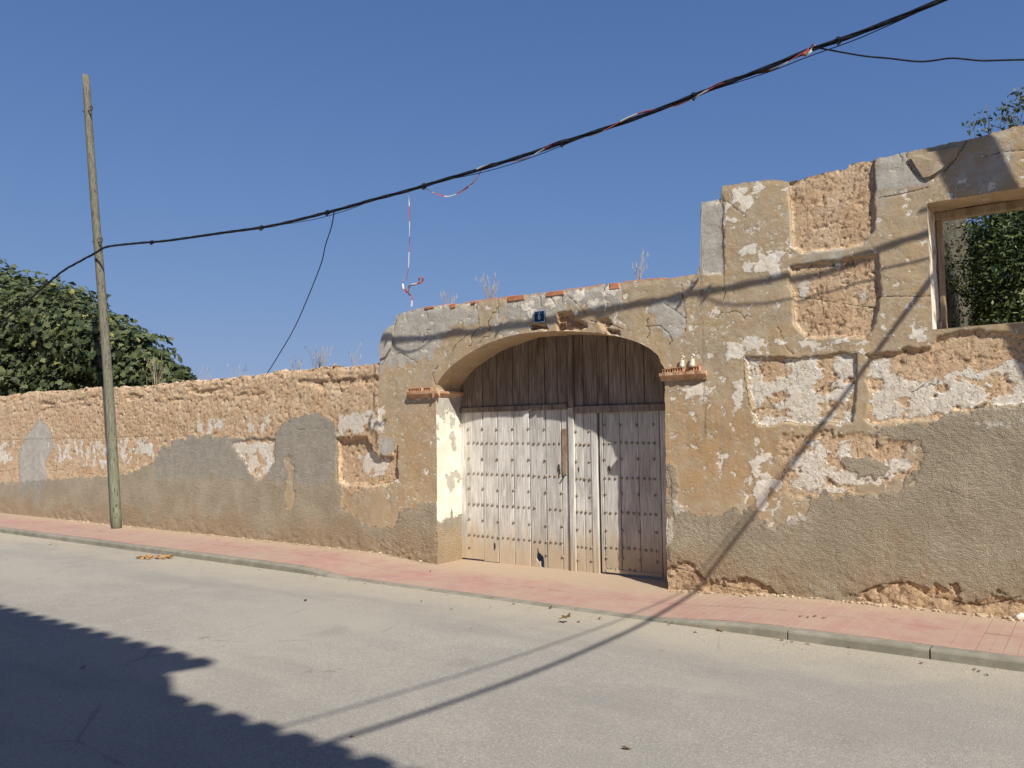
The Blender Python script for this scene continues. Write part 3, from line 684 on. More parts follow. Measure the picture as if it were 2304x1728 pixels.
def top_ruin(x): return np.interp(x, topR[:, 0], np.minimum(topR[:, 1], 4.25)) + 0.010 * fbm(x * 7, x * 0, 4, 5, 0.6) + 0.008 * gn(x * 33, x * 0 + 2, 6) * (x < 3)

WALLB = 0.04
def wallb(x): return WALLB * sst(-8.25, -9.2, x)
bw = tag(empty('boundary_wall', (-15, 0.3, 0)), 'low eroded earth boundary wall with patches of grey render', 'wall')
xb = np.concatenate([np.arange(-30, -20, 0.06), np.arange(-20, -8.26, 0.024), [-8.262]])
def child(o, parent):
    """parent without moving"""
    o.parent = parent; o.matrix_parent_inverse = Matrix.Translation(-parent.location); return o
o = child(add('wall_face', build_wall('boundary_wall_face', xb, top_boundary, 0.0185, 2.7, wallb, 0.42, True)), bw)
rw = tag(empty('ruined_wall', (-4, 0.3, 0)), 'ruined plastered street wall with arched gateway and empty window', 'wall')
xr = np.concatenate([np.arange(-8.262, 0.4, 0.0125), np.arange(0.4, 2.6, 0.05)])
child(add('wall_face', build_wall('ruined_wall_face', xr, top_ruin, 0.0125, 4.25, 0.0, 0.52, False, (OPEN, WIN))), rw)

# reveal of the gateway: jambs and soffit
def reveal(name, curve, y1, ny, parent, paint, flare=0.0):
    t = np.linspace(0, 1, ny); n = len(curve)
    f0, D0 = fields(curve[:, 0], curve[:, 1], False)
    X = np.repeat(curve[:, 0:1], ny, 1); Z = np.repeat(curve[:, 1:2], ny, 1)
    ya = -D0[:, None] - 0.001; Y = ya + (y1 - ya) * t[None]
    tang = np.gradient(curve, axis=0); tang /= np.linalg.norm(tang, axis=1)[:, None] + 1e-9
    nrm = np.stack([tang[:, 1], -tang[:, 0]], -1)                      # towards the opening
    s_ = np.cumsum(np.r_[0, np.hypot(*np.diff(curve, axis=0).T)])
    w = 0.008 * fbm(s_[:, None] * 3.0 + 0 * Y, Y * 5, 4, 61) * np.minimum(1, t[None] * 6)
    X = X + nrm[:, 0:1] * (w + flare * t[None]); Z = Z + nrm[:, 1:2] * (w + flare * t[None])
    idx = np.arange(X.size).reshape(X.shape)
    me = mesh_np(name, np.stack([X, Y, Z], -1).reshape(-1, 3), quads(idx)[:, ::-1], M['wall'])
    fl = dict(earth=0 * X, white=0 * X, render=0 * X, grey=0 * X, crack=0 * X + 0.1, dirt=sst(0.7, 0, Z) * 0.9, stain=0 * X)
    paint(fl, X, Y, Z); put_attrs(me, fl)
    return child(add(name, me), parent)
def paint_gate(f, X, Y, Z):
    nz = fbm(Y * 4, Z * 3, 4, 63)
    left = (X < -6.9) & (Z < 2.2)
    f['white'][:] = np.where(left, 0.80 * sst(0.45, 0.6, Z + 0.3 * nz) * sst(2.15, 1.7, Z + 0.25 * nz) * sst(-.75, -.35, nz), 0)
    f['grey'][:] = np.where(left, sst(0.2, 0.6, Z) * 1.0, 0); f['render'][:] = np.where(left, sst(0.6, 0.45, Z + 0.3 * nz), 0)
    f['earth'][:] = 0
reveal('gate_reveal', OPEN, 0.56, 16, rw, paint_gate)
def dense(poly, st=0.02):
    out = []
    for a, b in zip(poly[:-1], poly[1:]):
        k = max(2, int(np.hypot(*(b - a)) / st)); out += [a + (b - a) * i / k for i in range(k)]
    return np.array(out + [poly[-1]])
WINC = dense(np.array([WIN[0], WIN[1], WIN[2], WIN[3], WIN[0] + np.array([1e-3, 0])]))
def paint_win(f, X, Y, Z):
    nz = fbm(Y * 6, Z * 6, 4, 65)
    f['white'][:] = np.where((X < -1.15) & (Z < 3.62), sst(-0.55, -0.2, nz), 0)
    f['earth'][:] = np.where(Z < 2.53, 1, np.where(Z > 3.62, sst(0.0, 0.3, nz) * .7, 0)); f['dirt'][:] = 0
reveal('window_reveal', WINC, 0.52, 14, rw, paint_win)

# window frame of worn timber
fr = child(MB().bev(-1.225, -1.178, 0.40, 0.47, 2.505, 3.573, 0.006, 0.002).build('window_post', M['wood_frame']), rw)
child(MB().bev(-1.235, 0.25, 0.385, 0.475, 3.575, 3.652, 0.006, 0.003).build('window_head', M['wood_frame']), rw)
child(MB().bev(-1.225, 0.25, 0.36, 0.50, 2.49, 2.545, 0.006, 0.003).build('window_sill', M['wood_frame']), rw)
child(MB().bev(0.19, 0.25, 0.40, 0.47, 2.547, 3.573, 0.006, 0.002).build('window_post', M['wood_frame']), rw)

# lintel pieces closing the back above and below the openings
child(MB().box(-7.4, -3.7, 0.515, 0.519, 2.9, 3.1).build('back_face', M['wall']), rw)

# imposts (capitals) of the arch: moulded plaster course with broken hollow brick on top
def impost(parent, x0, x1, z0, inner=None, worn=0.0):
    prof = [(0.0, 0.0), (0.012, 0.0), (0.020, 0.016), (0.034, 0.036), (0.052, 0.050), (0.066, 0.056), (0.068, 0.085), (0.0, 0.087)]
    m = MB(); xs_ = np.linspace(x0, x1, 14)
    for i, xx in enumerate(xs_):
        en = min(1.0, (min(i, 13 - i) + 1) / 2.0) if inner is None else min(1.0, (i + 1) / 2.0)
        wn = 1 - worn * (0.25 + 0.5 * max(0, math.sin(i * 2.1)))
        m.v += [(xx, -0.002 - y * wn * (0.72 + 0.28 * en) + random.uniform(-.0015, .0015), z0 + z + random.uniform(-.0015, .0015)) for y, z in prof]
    k = len(prof)
    for i in range(13):
        for q in range(k - 1): m.f.append((i * k + q, i * k + q + 1, (i + 1) * k + q + 1, (i + 1) * k + q))
    m.f += [tuple(range(k))[::-1], tuple(range(13 * k, 14 * k))]
    if inner:   # return along the jamb
        n0 = len(m.v); ysx = np.linspace(-0.066, 0.52, 10)
        for yy in ysx: m.v += [(inner - 0.012 + y, yy, z0 + z) for y, z in prof]
        for i in range(9):
            for q in range(k - 1): m.f.append((n0 + i * k + q, n0 + (i + 1) * k + q, n0 + (i + 1) * k + q + 1, n0 + i * k + q + 1)[::-1])
        m.f += [tuple(range(n0, n0 + k))]
    return child(m.build('impost', M['capital'], None), parent)
impost(rw, -7.665, -7.115, 2.115, inner=-7.185)
impost(rw, -3.915, -3.385, 2.165, worn=0.25)
def hollow_brick(w, h, d, nxh, nzh):
    """brick seen end-on with rows of holes"""
    m = MB(); wl = h / nzh * 0.32
    m.box(-w / 2, w / 2, d * 0.35, d, -h / 2, h / 2)
    for r in range(nzh + 1):
        zc = -h / 2 + h * r / nzh; m.box(-w / 2, w / 2, 0, d * 0.349, max(-h / 2, zc - wl / 2), min(h / 2, zc + wl / 2), 0.0008)
    for r in range(nzh):
        for c in range(nxh + 1):
            xc = -w / 2 + w * c / nxh; ww = w / nxh * 0.36
            m.box(max(-w / 2, xc - ww / 2), min(w / 2, xc + ww / 2), 0.002, d * 0.348, -h / 2 + h * r / nzh + wl / 2 + .0003, -h / 2 + h * (r + 1) / nzh - wl / 2 - .0003, 0.0006)
    return m.me('hollow_brick', M['brick'])
hb = hollow_brick(0.24, 0.052, 0.11, 6, 1); hb2 = hollow_brick(0.12, 0.05, 0.11, 4, 1)
for x_, z_, y_, r_, me_ in [(-5.28, 2.905, 0.030, 0.03, hb), (-5.03, 2.885, 0.034, 0.07, hb2), (-5.20, 2.958, 0.042, 0.03, hb), (-5.56, 2.888, 0.02, 0.02, hb2), (-5.46, 2.90, 0.024, 0.10, hb2),
                        (-7.52, 2.224, -0.058, 0.02, hb), (-7.30, 2.226, -0.060, -0.01, hb2), (-3.82, 2.272, -0.045, 0.05, hb2), (-3.70, 2.278, -0.052, 0.02, hb2), (-3.52, 2.282, -0.04, -0.03, hb2)]:
    child(add('brick', me_, None, (x_, y_ + (.012 if -6 < x_ < -4.9 else 0), z_), (0, -r_, random.uniform(-.04, .04))), rw)
# flat brick course on top of the gateway wall, showing where the plaster has dropped off
tm = {}
for px0, px1, py, hh in [(957, 977, 698, 8), (1014, 1026, 689, 11), (1144, 1182, 675, 14), (1230, 1270, 662, 11), (1373, 1394, 645, 14), (1062, 1072, 690, 6)]:
    a, b = onY(px0, py), onY(px1, py); w_ = (b[0] - a[0]); h_ = hh / 1830 * 8.6
    m = MB().bev(-w_ / 2, w_ / 2, -0.012, 0.16, -h_ / 2, h_ / 2, 0.004, 0.006)
    zt = float(top_ruin(np.array([(a[0] + b[0]) / 2]))[0])
    child(m.build('flat_tile', M['tile'], None, loc=((a[0] + b[0]) / 2, -0.004, zt - h_ / 2 + 0.006), rot=(0, random.uniform(-.03, .03), 0)), rw)
xx = -7.75
while xx < -3.6:      # the rest of the same course, seen only along the top edge
    L = 0.26; zt = float(top_ruin(np.array([xx + L / 2]))[0])
    sl_ = math.atan2(float(top_ruin(np.array([xx + L]))[0]) - float(top_ruin(np.array([xx]))[0]), L)
    child(MB().bev(-L / 2 + .006, L / 2 - .006, 0.0, 0.40, -0.018, 0.012, 0.004, 0.004).build('flat_tile', M['tile'], None, loc=(xx + L / 2, 0.035 + random.uniform(0, .02), zt + 0.004), rot=(0, -sl_, random.uniform(-.02, .02))), rw)
    xx += L
# flaked plaster shells standing off the wall
def shell(pts, y, th=0.012, name='plaster_flake', gy=.3):
    q = [oy(a, b)[[0, 2]] for a, b in pts]
    cx_, cz_ = np.mean([p[0] for p in q]), np.mean([p[1] for p in q])
    m = MB(); k = len(q)
    m.v = [(p[0], y + 0.006 * math.sin(i * 1.7), p[1]) for i, p in enumerate(q)] + [(p[0], y + th, p[1]) for p in q] + [(cx_, y - 0.002, cz_)]
    for i in range(k): m.f += [(i, (i + 1) % k, 2 * k), (i, k + i, k + (i + 1) % k, (i + 1) % k)]
    me = m.me(name, M['wall']); n_ = len(m.v)
    put_attrs(me, dict(earth=np.zeros(n_), white=np.zeros(n_), render=np.zeros(n_), grey=np.full(n_, gy), crack=np.full(n_, .1), dirt=np.zeros(n_), stain=np.zeros(n_)))
    return child(add(name, me), rw)
shell([(1966, 338), (1990, 333), (2050, 322), (2072, 318), (2068, 340), (2050, 352), (2035, 366), (2010, 382), (1995, 384), (1980, 362)], -0.022)
shell([(822, 775), (820, 750), (828, 722), (843, 705), (852, 703), (848, 735), (845, 752), (834, 770)], -0.022, .06, gy=1.0)

# two white plaster lumps with ringed heads on the right impost
for i, (x_, sz) in enumerate([(-3.66, .85), (-3.545, .92)]):
    m = MB(); m.tube([(0, 0, -0.012), (0.004, 0, 0.02), (0.008, 0.002, 0.06), (0.016, 0.004, 0.09)], [0.034, 0.036, 0.026, 0.016], 10)
    rg = [(0.020 + 0.017 * math.cos(a), -0.004 + 0.003 * math.sin(3 * a), 0.112 + 0.019 * math.sin(a)) for a in np.linspace(0, 2 * math.pi, 13)]
    m.tube(rg, 0.0105, 8, False)
    o = m.build('plaster_lump', M['plaster_lump'], None, True, loc=(x_, -0.028, 2.308), scale=(sz,) * 3)
    tag(o, ['white plaster lump with ring head on impost, nearer the gate', 'white plaster lump with ring head on impost, farther from the gate'][i], 'plaster lump', 'plaster lumps on the impost')

# rubble stones on top of the boundary wall
def stone_mesh(name, n, fn, mat):
    V, Fs = [], []; ico = [(0, 0, 1), (0.9, 0, .4), (.28, .85, .4), (-.72, .53, .4), (-.72, -.53, .4), (.28, -.85, .4), (.72, .53, -.4), (-.28, .85, -.4), (-.9, 0, -.4), (-.28, -.85, -.4), (.72, -.53, -.4), (0, 0, -1)]
    icf = [(0, 1, 2), (0, 2, 3), (0, 3, 4), (0, 4, 5), (0, 5, 1), (1, 6, 2), (2, 7, 3), (3, 8, 4), (4, 9, 5), (5, 10, 1), (2, 6, 7), (3, 7, 8), (4, 8, 9), (5, 9, 10), (1, 10, 6), (11, 7, 6), (11, 8, 7), (11, 9, 8), (11, 10, 9), (11, 6, 10)]
    for i in range(n):
        p, r = fn(i); s3 = np.array([random.uniform(.7, 1.3), random.uniform(.7, 1.2), random.uniform(.45, .85)]) * r; a = random.uniform(0, 6.28); n0 = len(V)
        for q in ico:
            j = random.uniform(.75, 1.15); v = np.array(q) * s3 * j
            V.append((p[0] + v[0] * math.cos(a) - v[1] * math.sin(a), p[1] + v[0] * math.sin(a) + v[1] * math.cos(a), p[2] + v[2]))
        Fs += [tuple(n0 + k for k in t) for t in icf]
    return mesh(name, V, Fs, mat)
def fs(i):
    x_ = random.uniform(-21, -8.2); r = random.choice([.012, .016, .022, .035]); return (x_, WALLB + random.uniform(0.0, .40), float(top_boundary(np.array([x_]))[0]) + r * .2), r
tag(child(add('rubble', stone_mesh('rubble', 420, fs, M['stone'])), bw), kind='stuff')
def fs3(i):
    x_ = random.uniform(-17, -.3); r = random.choice([.003, .004, .006, .009]); y_ = -1.42 - abs(random.gauss(0, .16)); return (x_, y_, ROADZ + r * .4), r
tag(add('gutter_grit', stone_mesh('gutter_grit', 420, fs3, M['stone'])), 'fine grit gathered in the gutter along the kerb', 'grit', kind='stuff')
def fs2(i):
    x_ = random.choice([random.uniform(-18, -7.3), random.uniform(-3.8, -.4)]); r = random.choice([.005, .008, .012, .018, .026]); y_ = -abs(random.gauss(0.02, .05)) - 0.01
    return (x_, y_, float(z_walk(x_, y_)) + r * .35), r
tag(add('wall_foot_debris', stone_mesh('wall_foot_debris', 620, fs2, M['stone'])), 'crumbs of earth and plaster fallen along the wall foot', 'debris', kind='stuff')
for (px, py, r, nm) in [(2205, 1296, .05, 'fallen white plaster chunk at foot of the ruined wall, largest'), (1275, 1150 / 1, 0, '')][:1]:
    p = oy(px, py); q = p + np.array([0, -0.05, 0]); q[2] = float(z_walk(q[0], q[1])) + .03
    tag(add('plaster_chunk', stone_mesh('plaster_chunk', 1, lambda i: ((0, 0, 0), 0.06), M['plaster_lump']), None, tuple(q)), 'chunk of fallen pale plaster resting at the ruined wall foot', 'rubble')

# ------------------------------------------------------------------ gate leaves
DY = 0.50
stud_me = MB(); rings = [(0.0, 0.019), (0.006, 0.0175), (0.011, 0.012), (0.013, 0.005)]
for yy, rr_ in rings: stud_me.v += [(rr_ * math.cos(a), -yy, rr_ * math.sin(a)) for a in np.arange(8) * math.pi / 4]
for i in range(3):
    for q in range(8): stud_me.f.append((i * 8 + q, i * 8 + (q + 1) % 8, (i + 1) * 8 + (q + 1) % 8, (i + 1) * 8 + q))
stud_me.f.append(tuple(range(24, 32)))
stud_me = stud_me.me('stud', M['stud'], True)
def zbot(x): return float(np.interp(x, [-7.2, -6.8, -6.3, -4.7, -3.9], [-0.045, -0.06, -0.09, -0.09, -0.07]))
def plank(parent, x0, x1, z0, z1, mat, y=DY, th=0.035, gap=0.004, notch=None, name='plank', wav=0.003):
    """one board: slightly uneven edges, rounded front arrises; notch = broken lower edge"""
    m = MB(); k = 9; zs = np.linspace(z0, z1, k)
    L = [(x0 + gap + random.uniform(-wav, wav) * .6, z) for z in zs]; R_ = [(x1 - gap + random.uniform(-wav, wav) * .6, z) for z in zs]
    yo = random.uniform(-0.004, 0.004)
    if notch is None:
        b = 0.004; rows = []
        for (xl, z), (xr_, _) in zip(L, R_):
            n0 = len(m.v); mid = (xl + xr_) / 2
            m.v += [(xl, y + th, z), (xl, y + yo + b, z), (xl + b, y + yo, z), (mid, y + yo + random.uniform(-.002, .002), z), (xr_ - b, y + yo, z), (xr_, y + yo + b, z), (xr_, y + th, z)]
        for i in range(k - 1):
            for q in range(6): m.f.append((i * 7 + q, i * 7 + q + 1, i * 7 + q + 8, i * 7 + q + 7))
        m.f += [tuple(range(7))[::-1], tuple(range((k - 1) * 7, k * 7))]
    else:
        m.poly(notch + R_[1:] + L[::-1][:-1], y + yo, y + th)
    return m.build(name, mat, parent)
def studs(parent, pts, y=DY):
    for x_, z_ in pts:
        s_ = random.uniform(.85, 1.08)
        add('stud', stud_me, parent, (x_ + random.gauss(0, .002), y - 0.003, z_ + random.gauss(0, .002)), (random.gauss(0, .08), random.uniform(0, 6), random.gauss(0, .08)), (s_,) * 3)
lb = [-7.215, -6.81, -6.555, -6.293, -6.037, -5.787, -5.547, -5.436]
gl = tag(empty('gate_leaf'), 'bleached studded gate leaf of wide planks with a broken bottom hole', 'gate leaf')
for i in range(7):
    x0, x1 = lb[i], lb[i + 1]; nt_ = None
    if i == 4:
        zb = zbot(-5.9); nt_ = [(x0 + .004, zb), (-5.985, zb), (-5.975, zb + .07), (-5.935, zb + .055), (-5.90, zb + .11), (-5.898, zb + .001), (-5.842, zb + .001), (-5.842, zb + .14), (-5.862, zb + .165), (-5.90, zb + .19), (-5.925, zb + .25), (-5.94, zb + .225), (-5.952, zb + .17), (-5.966, zb + .15), (-5.968, zb + .12), (-5.98, zb + .1)]
        nt_ = [(x0 + .004, zb), (-5.985, zb + .001), (-5.968, zb + .135), (-5.955, zb + .18), (-5.945, zb + .255), (-5.932, zb + .25), (-5.918, zb + .20), (-5.88, zb + .175), (-5.848, zb + .15), (-5.838, zb + .08), (-5.836, zb + .001), (x1 - .004, zb)]
    plank(gl, x0, x1, zbot((x0 + x1) / 2), 1.945, M['wood'], gap=[.004, .006, .005, .006, .008, .007, .006][i], notch=nt_)
# the wedge of board left in the broken hole
MB().poly([(-5.984, -0.088), (-5.90, -0.088), (-5.905, 0.0), (-5.93, -0.02), (-5.966, 0.03)], DY + .008, DY + .03).build('board_scrap', M['wood'], gl)
ub = [-7.215, -7.06, -6.81, -6.56, -6.30, -6.045, -5.79, -5.60, -5.436]
for i in range(8): plank(gl, ub[i], ub[i + 1], 1.947, 2.93, M['wood_up'], y=DY + .006)
MB().bev(-7.215, -5.45, DY - .022, DY - .006, 1.915, 1.985, 0.005, 0.002).build('rail', M['wood_up'], gl)
MB().bev(-5.533, -5.468, DY - .014, DY - .005, 1.10, 1.67, 0.004, 0.004).build('latch_bar', M['rustbar'], gl)
MB().tube([(-5.50, DY - .012, 1.10), (-5.50, DY - .03, 1.085), (-5.52, DY - .03, 1.06)], .012, 6).build('latch_knob', M['iron'], gl)
m = MB()
for q in [(-5.60, 1.17), (-5.575, 1.14), (-5.585, 1.20), (-5.59, 1.09)]: m.box(q[0] - .008, q[0] + .008, DY - .008, DY + .0, q[1] - .03, q[1] + .03, .004)
m.build('lock_scar', M['iron'], gl)
studx = [-7.045, -6.955, -6.884, -6.809, -6.726, -6.643, -6.558, -6.468, -6.391, -6.303, -6.215, -6.128, -6.048, -5.961, -5.881, -5.793, -5.72, -5.645, -5.568]
def rowz(z, x): return z - 0.012 * (x + 7.05)
pts = []
for ri, z in enumerate([1.512, 1.10, 0.69, 0.274]):
    for si, x_ in enumerate(studx):
        if (ri == 2 and si in (14, 15)) or (ri == 1 and si == 18): continue
        pts.append((x_, rowz(z, x_)))
for z in [1.697, 1.299, 0.895, 0.478, 0.106]:
    for x_ in (-7.045, -6.809, -6.558, -6.303, -6.048, -5.793, -5.552):
        if (z > 1.6 and x_ > -5.6) or (z < .2 and -6.9 < x_ < -5.9) or (1.2 < z < 1.35 and x_ > -5.6): continue
        pts.append((x_, rowz(z, x_)))
studs(gl, pts)
# thin dark sheet laid on the plank, painting the shade inside a knot hole
MB().poly([(-6.628, .195), (-6.610, .175), (-6.600, .14), (-6.612, .10), (-6.624, .085), (-6.630, .13)], DY - .0062, DY - .0052).build('knot_hole_shade', M['iron'], gl)

gr_ = tag(empty('gate_leaf'), 'studded gate leaf holding a narrow wicket door, half in shade', 'gate leaf')
plank(gr_, -5.428, -5.345, zbot(-5.4), 1.93, M['wood'], y=DY - .028, th=.06, name='cover_strip'); plank(gr_, -5.426, -5.347, 1.932, 2.93, M['wood_up'], y=DY - .026, th=.06, name='cover_strip')
plank(gr_, -5.347, -5.225, zbot(-5.3), 1.93, M['wood']); plank(gr_, -5.225, -5.118, zbot(-5.2), 1.93, M['wood'])
plank(gr_, -5.118, -5.026, zbot(-5.05), 1.93, M['wood'], y=DY - .010, th=.05, name='wicket_post')
urb = [-5.347, -5.215, -5.02, -4.86, -4.62, -4.38, -4.13, -3.84]
for a, b in zip(urb[:-1], urb[1:]): plank(gr_, a, b, 1.932, 2.93, M['wood_up'], y=DY + .006)
MB().bev(-5.345, -3.84, DY - .026, DY - .012, 1.858, 1.945, 0.005, 0.002).build('rail', M['wood_up'], gr_)
plank(gr_, -4.19, -3.84, zbot(-4.0), 1.93, M['wood'], y=DY - .006, th=.05, name='hinge_stile')
wk = empty('wicket_door'); wk.parent = gr_
wbd = [-5.000, -4.948, -4.72, -4.473, -4.195]
for i, (a, b) in enumerate(zip(wbd[:-1], wbd[1:])):
    plank(wk, a, b, zbot(a) + .035, 1.93, M['wood'], y=DY + (.0 if i else -.006), gap=.005)
MB().bev(-4.94, -4.20, DY - .012, DY - .0045, -0.05, -0.012, .004, .002).build('bottom_batten', M['wood'], wk)
rx = [-5.322, -5.264, -5.205, -5.136]
studs(gr_, [(x_, z - .01 * (x_ + 5.3)) for z in (1.482, 1.061, .656, .232) for x_ in rx] + [(x_, z) for z in (1.643, 1.268, .849, .437, .067) for x_ in (-5.328, -5.14)])
wx = [-4.926, -4.856, -4.782, -4.709, -4.632, -4.557, -4.486, -4.408, -4.338, -4.271]
studs(wk, [(x_, z - .012 * (x_ + 4.9)) for z in (1.493, 1.076, .666, .252) for x_ in wx] + [(x_, z) for z in (1.70, 1.297, .88, .452, .123) for x_ in (-4.926, -4.709, -4.486, -4.271)] + [(x_, -.002) for x_ in (-4.90, -4.86, -4.80, -4.63, -4.56)])
m = MB(); a_ = onY(1000 + 1520 / 4.096, 900 + 630 / 4.096, DY)
for (x0, x1, z0, z1) in [(-.016, -.010, -.028, .028), (.010, .016, -.028, .028), (-.0095, .0095, .022, .028), (-.0095, .0095, -.028, -.022), (-.003, .003, -.012, .014)]:
    m.box(a_[0] + x0, a_[0] + x1, DY - .009, DY - .003, a_[2] + z0, a_[2] + z1)
m.build('keyhole_plate', M['iron'], wk)
MB().poly([(-5.31, 1.185), (-5.295, 1.20), (-5.288, 1.17), (-5.298, 1.13), (-5.306, 1.15)], DY - .0062, DY - .0052).build('splinter_hole_shade', M['iron'], gr_)  # thin dark sheet standing for the shade in a splintered hole
MB().bev(-5.075, -4.94, DY + .052, DY + .075, -.06, 1.93, .003).build('gap_light_stop', M['wood_up'], gr_)  # unseen board added to block bright light through the wicket gap
MB().bev(-5.50, -5.36, DY + .040, DY + .060, -.06, 2.90, .003).build('gap_light_stop', M['wood_up'], gl)  # second added light blocker, hidden behind the centre gap
tag(gl, group='leaves of the arched gate'); tag(gr_, group='leaves of the arched gate')

# ------------------------------------------------------------------ house number
pa, pb = onY(1155 * S, 673 * S), onY(1181 * S, 696 * S)
cxn, czn, wn_, hn = (pa[0] + pb[0]) / 2, (pa[2] + pb[2]) / 2, 0.165, 0.150
sg = tag(empty('number_plate', (cxn, -0.030, czn)), 'small blue enamel number plate with white 6 above the gate', 'number plate')
MB().bev(-wn_ / 2, wn_ / 2, 0, .012, -hn / 2, hn / 2, .003).build('plate', M['blue'], sg)
m = MB(); e_ = .006; ii_ = .004
for x0, x1, z0, z1 in [(-wn_ / 2 + ii_, wn_ / 2 - ii_, hn / 2 - ii_ - e_, hn / 2 - ii_), (-wn_ / 2 + ii_, wn_ / 2 - ii_, -hn / 2 + ii_, -hn / 2 + ii_ + e_), (-wn_ / 2 + ii_, -wn_ / 2 + ii_ + e_, -hn / 2 + ii_ + e_, hn / 2 - ii_ - e_), (wn_ / 2 - ii_ - e_, wn_ / 2 - ii_, -hn / 2 + ii_ + e_, hn / 2 - ii_ - e_)]:
    m.box(x0, x1, -.0015, .002, z0, z1)
m.build('border', M['enamel_white'], sg)
tc = bpy.data.curves.new('six', 'FONT'); tc.body = '6'; tc.size = .118; tc.align_x = 'CENTER'; tc.align_y = 'CENTER'; tc.extrude = .001; tc.offset = .0012
to_ = bpy.data.objects.new('tmp', tc); COL.objects.link(to_)
bpy.context.view_layer.update()
tme = bpy.data.meshes.new_from_object(to_.evaluated_get(bpy.context.evaluated_depsgraph_get())); bpy.data.objects.remove(to_)
tme.materials.clear(); tme.materials.append(M['enamel_white'])
add('digit', tme, sg, (0, -.0022, 0.0), (math.pi / 2, 0, 0), (.72, 1.0, 1.0))

# ------------------------------------------------------------------ pole
pb0 = oz(250, 1141, 0.0); pbY = pb0[1]
ptop = oy(189, 162, pbY)
pole = tag(empty('utility_pole', (pb0[0], pbY, float(z_walk(pb0[0], pbY)))), 'leaning weathered greenish wooden utility pole on the pink pavement', 'utility pole')
axis = np.array([ptop[0] - pb0[0], 0, ptop[2]])
m = MB(); k = 26
bend = lambda t: np.array([0.03 * math.sin(t * 5), 0.02 * math.sin(t * 4 + 1), 0])
pp = [axis * t + bend(t) for t in np.linspace(-0.01, 1, k)]
m.tube(pp, list(np.interp(np.linspace(0, 1, k), [0, .3, 1], [.090, .083, .066])), 14)
for q in range(14): 
    v = m.v[-14 + q]; m.v[-14 + q] = (v[0], v[1], v[2] + (-0.55 * (v[0] - pp[-1][0])) + .02)
m.build('shaft', M['pole'], pole, True)
def at_pole(z): t = z / axis[2]; return axis * t + bend(t)
for zz in (at_pole(8.15), at_pole(5.45)):
    m = MB(); c = zz
    m.tube([c + np.array([-.17, -.02, .03]), c + np.array([-.12, -.02, .0]), c + np.array([-.08, -.03, .01]), c + np.array([.08, -.03, -.02]), c + np.array([.16, -.03, -.05])] + [c + np.array([.20 + .05 * math.sin(a), -.03, -.05 + .045 - .045 * math.cos(a)]) for a in np.linspace(0, 5.6, 10)], .010, 6)
    m.build('hook', M['iron'], pole)

# ------------------------------------------------------------------ overhead cables
def spline(pts, n):
    p = np.array(pts, float); d = np.r_[0, np.cumsum(np.linalg.norm(np.diff(p, axis=0), axis=1))]; t = np.linspace(0, d[-1], n)
    # Catmull-Rom through the points
    out = []
    for tt in t:
        i = min(max(np.searchsorted(d, tt) - 1, 0), len(p) - 2); u = (tt - d[i]) / (d[i + 1] - d[i] + 1e-9)
        p0, p1, p2, p3 = p[max(i - 1, 0)], p[i], p[i + 1], p[min(i + 2, len(p) - 1)]
        out.append(0.5 * ((2 * p1) + (p2 - p0) * u + (2 * p0 - 5 * p1 + 4 * p2 - p3) * u * u + (3 * p1 - p0 - 3 * p2 + p3) * u ** 3))
    return np.array(out)
poleC = np.array([pb0[0], pbY, 0]) + at_pole(5.33)
ax0 = poleC[0]
def cabY(x): return float(np.interp(x, [ax0, -6.7, -0.5, 3], [pbY - .12, -.86, -.95, -.93]))
def cab_pt(x, y):
    Y = -.8
    for _ in range(6): p = oy(x, y, Y); Y = cabY(p[0])
    return oy(x, y, Y)
cpx = [(209,545),(232,533),(300,525),(360,520),(480,503),(590,487),(722,455),(800,433),(880,412),(960,388),(1040,365),(1150,330),(1270,290),(1380,253),(1490,210),(1560,183),(1660,145),(1750,108),(1860,70),(2035,0),(2300,-112)]
cab = spline([cab_pt(*p) for p in cpx] + [(3.2, -.93, 5.85)], 260)
left = spline([cab_pt(209, 545), oy(170, 566, pbY - .15), oy(130, 590, pbY - .1), oy(60, 650, pbY - .05), oy(0, 700, pbY), oy(-120, 790, pbY)], 50)
oc = tag(empty('overhead_cable', tuple(poleC)), 'thick twisted black overhead cable bundle running from the pole', 'cable')
def strands(parent, path, r, off, nst, pitch, name='strand'):
    s_ = np.r_[0, np.cumsum(np.linalg.norm(np.diff(path, axis=0), axis=1))]
    for q in range(nst):
        a = s_ / pitch * 2 * math.pi + q * 2 * math.pi / nst
        pts = path + np.stack([0 * a, np.cos(a) * off, np.sin(a) * off], -1)
        child(MB().tube(pts, r, 6).build(name, M['plastic_black'], None, True), parent)
strands(oc, cab, .0098, .0118, 4, 1.4); strands(oc, left, .0108, .0125, 3, 1.1)
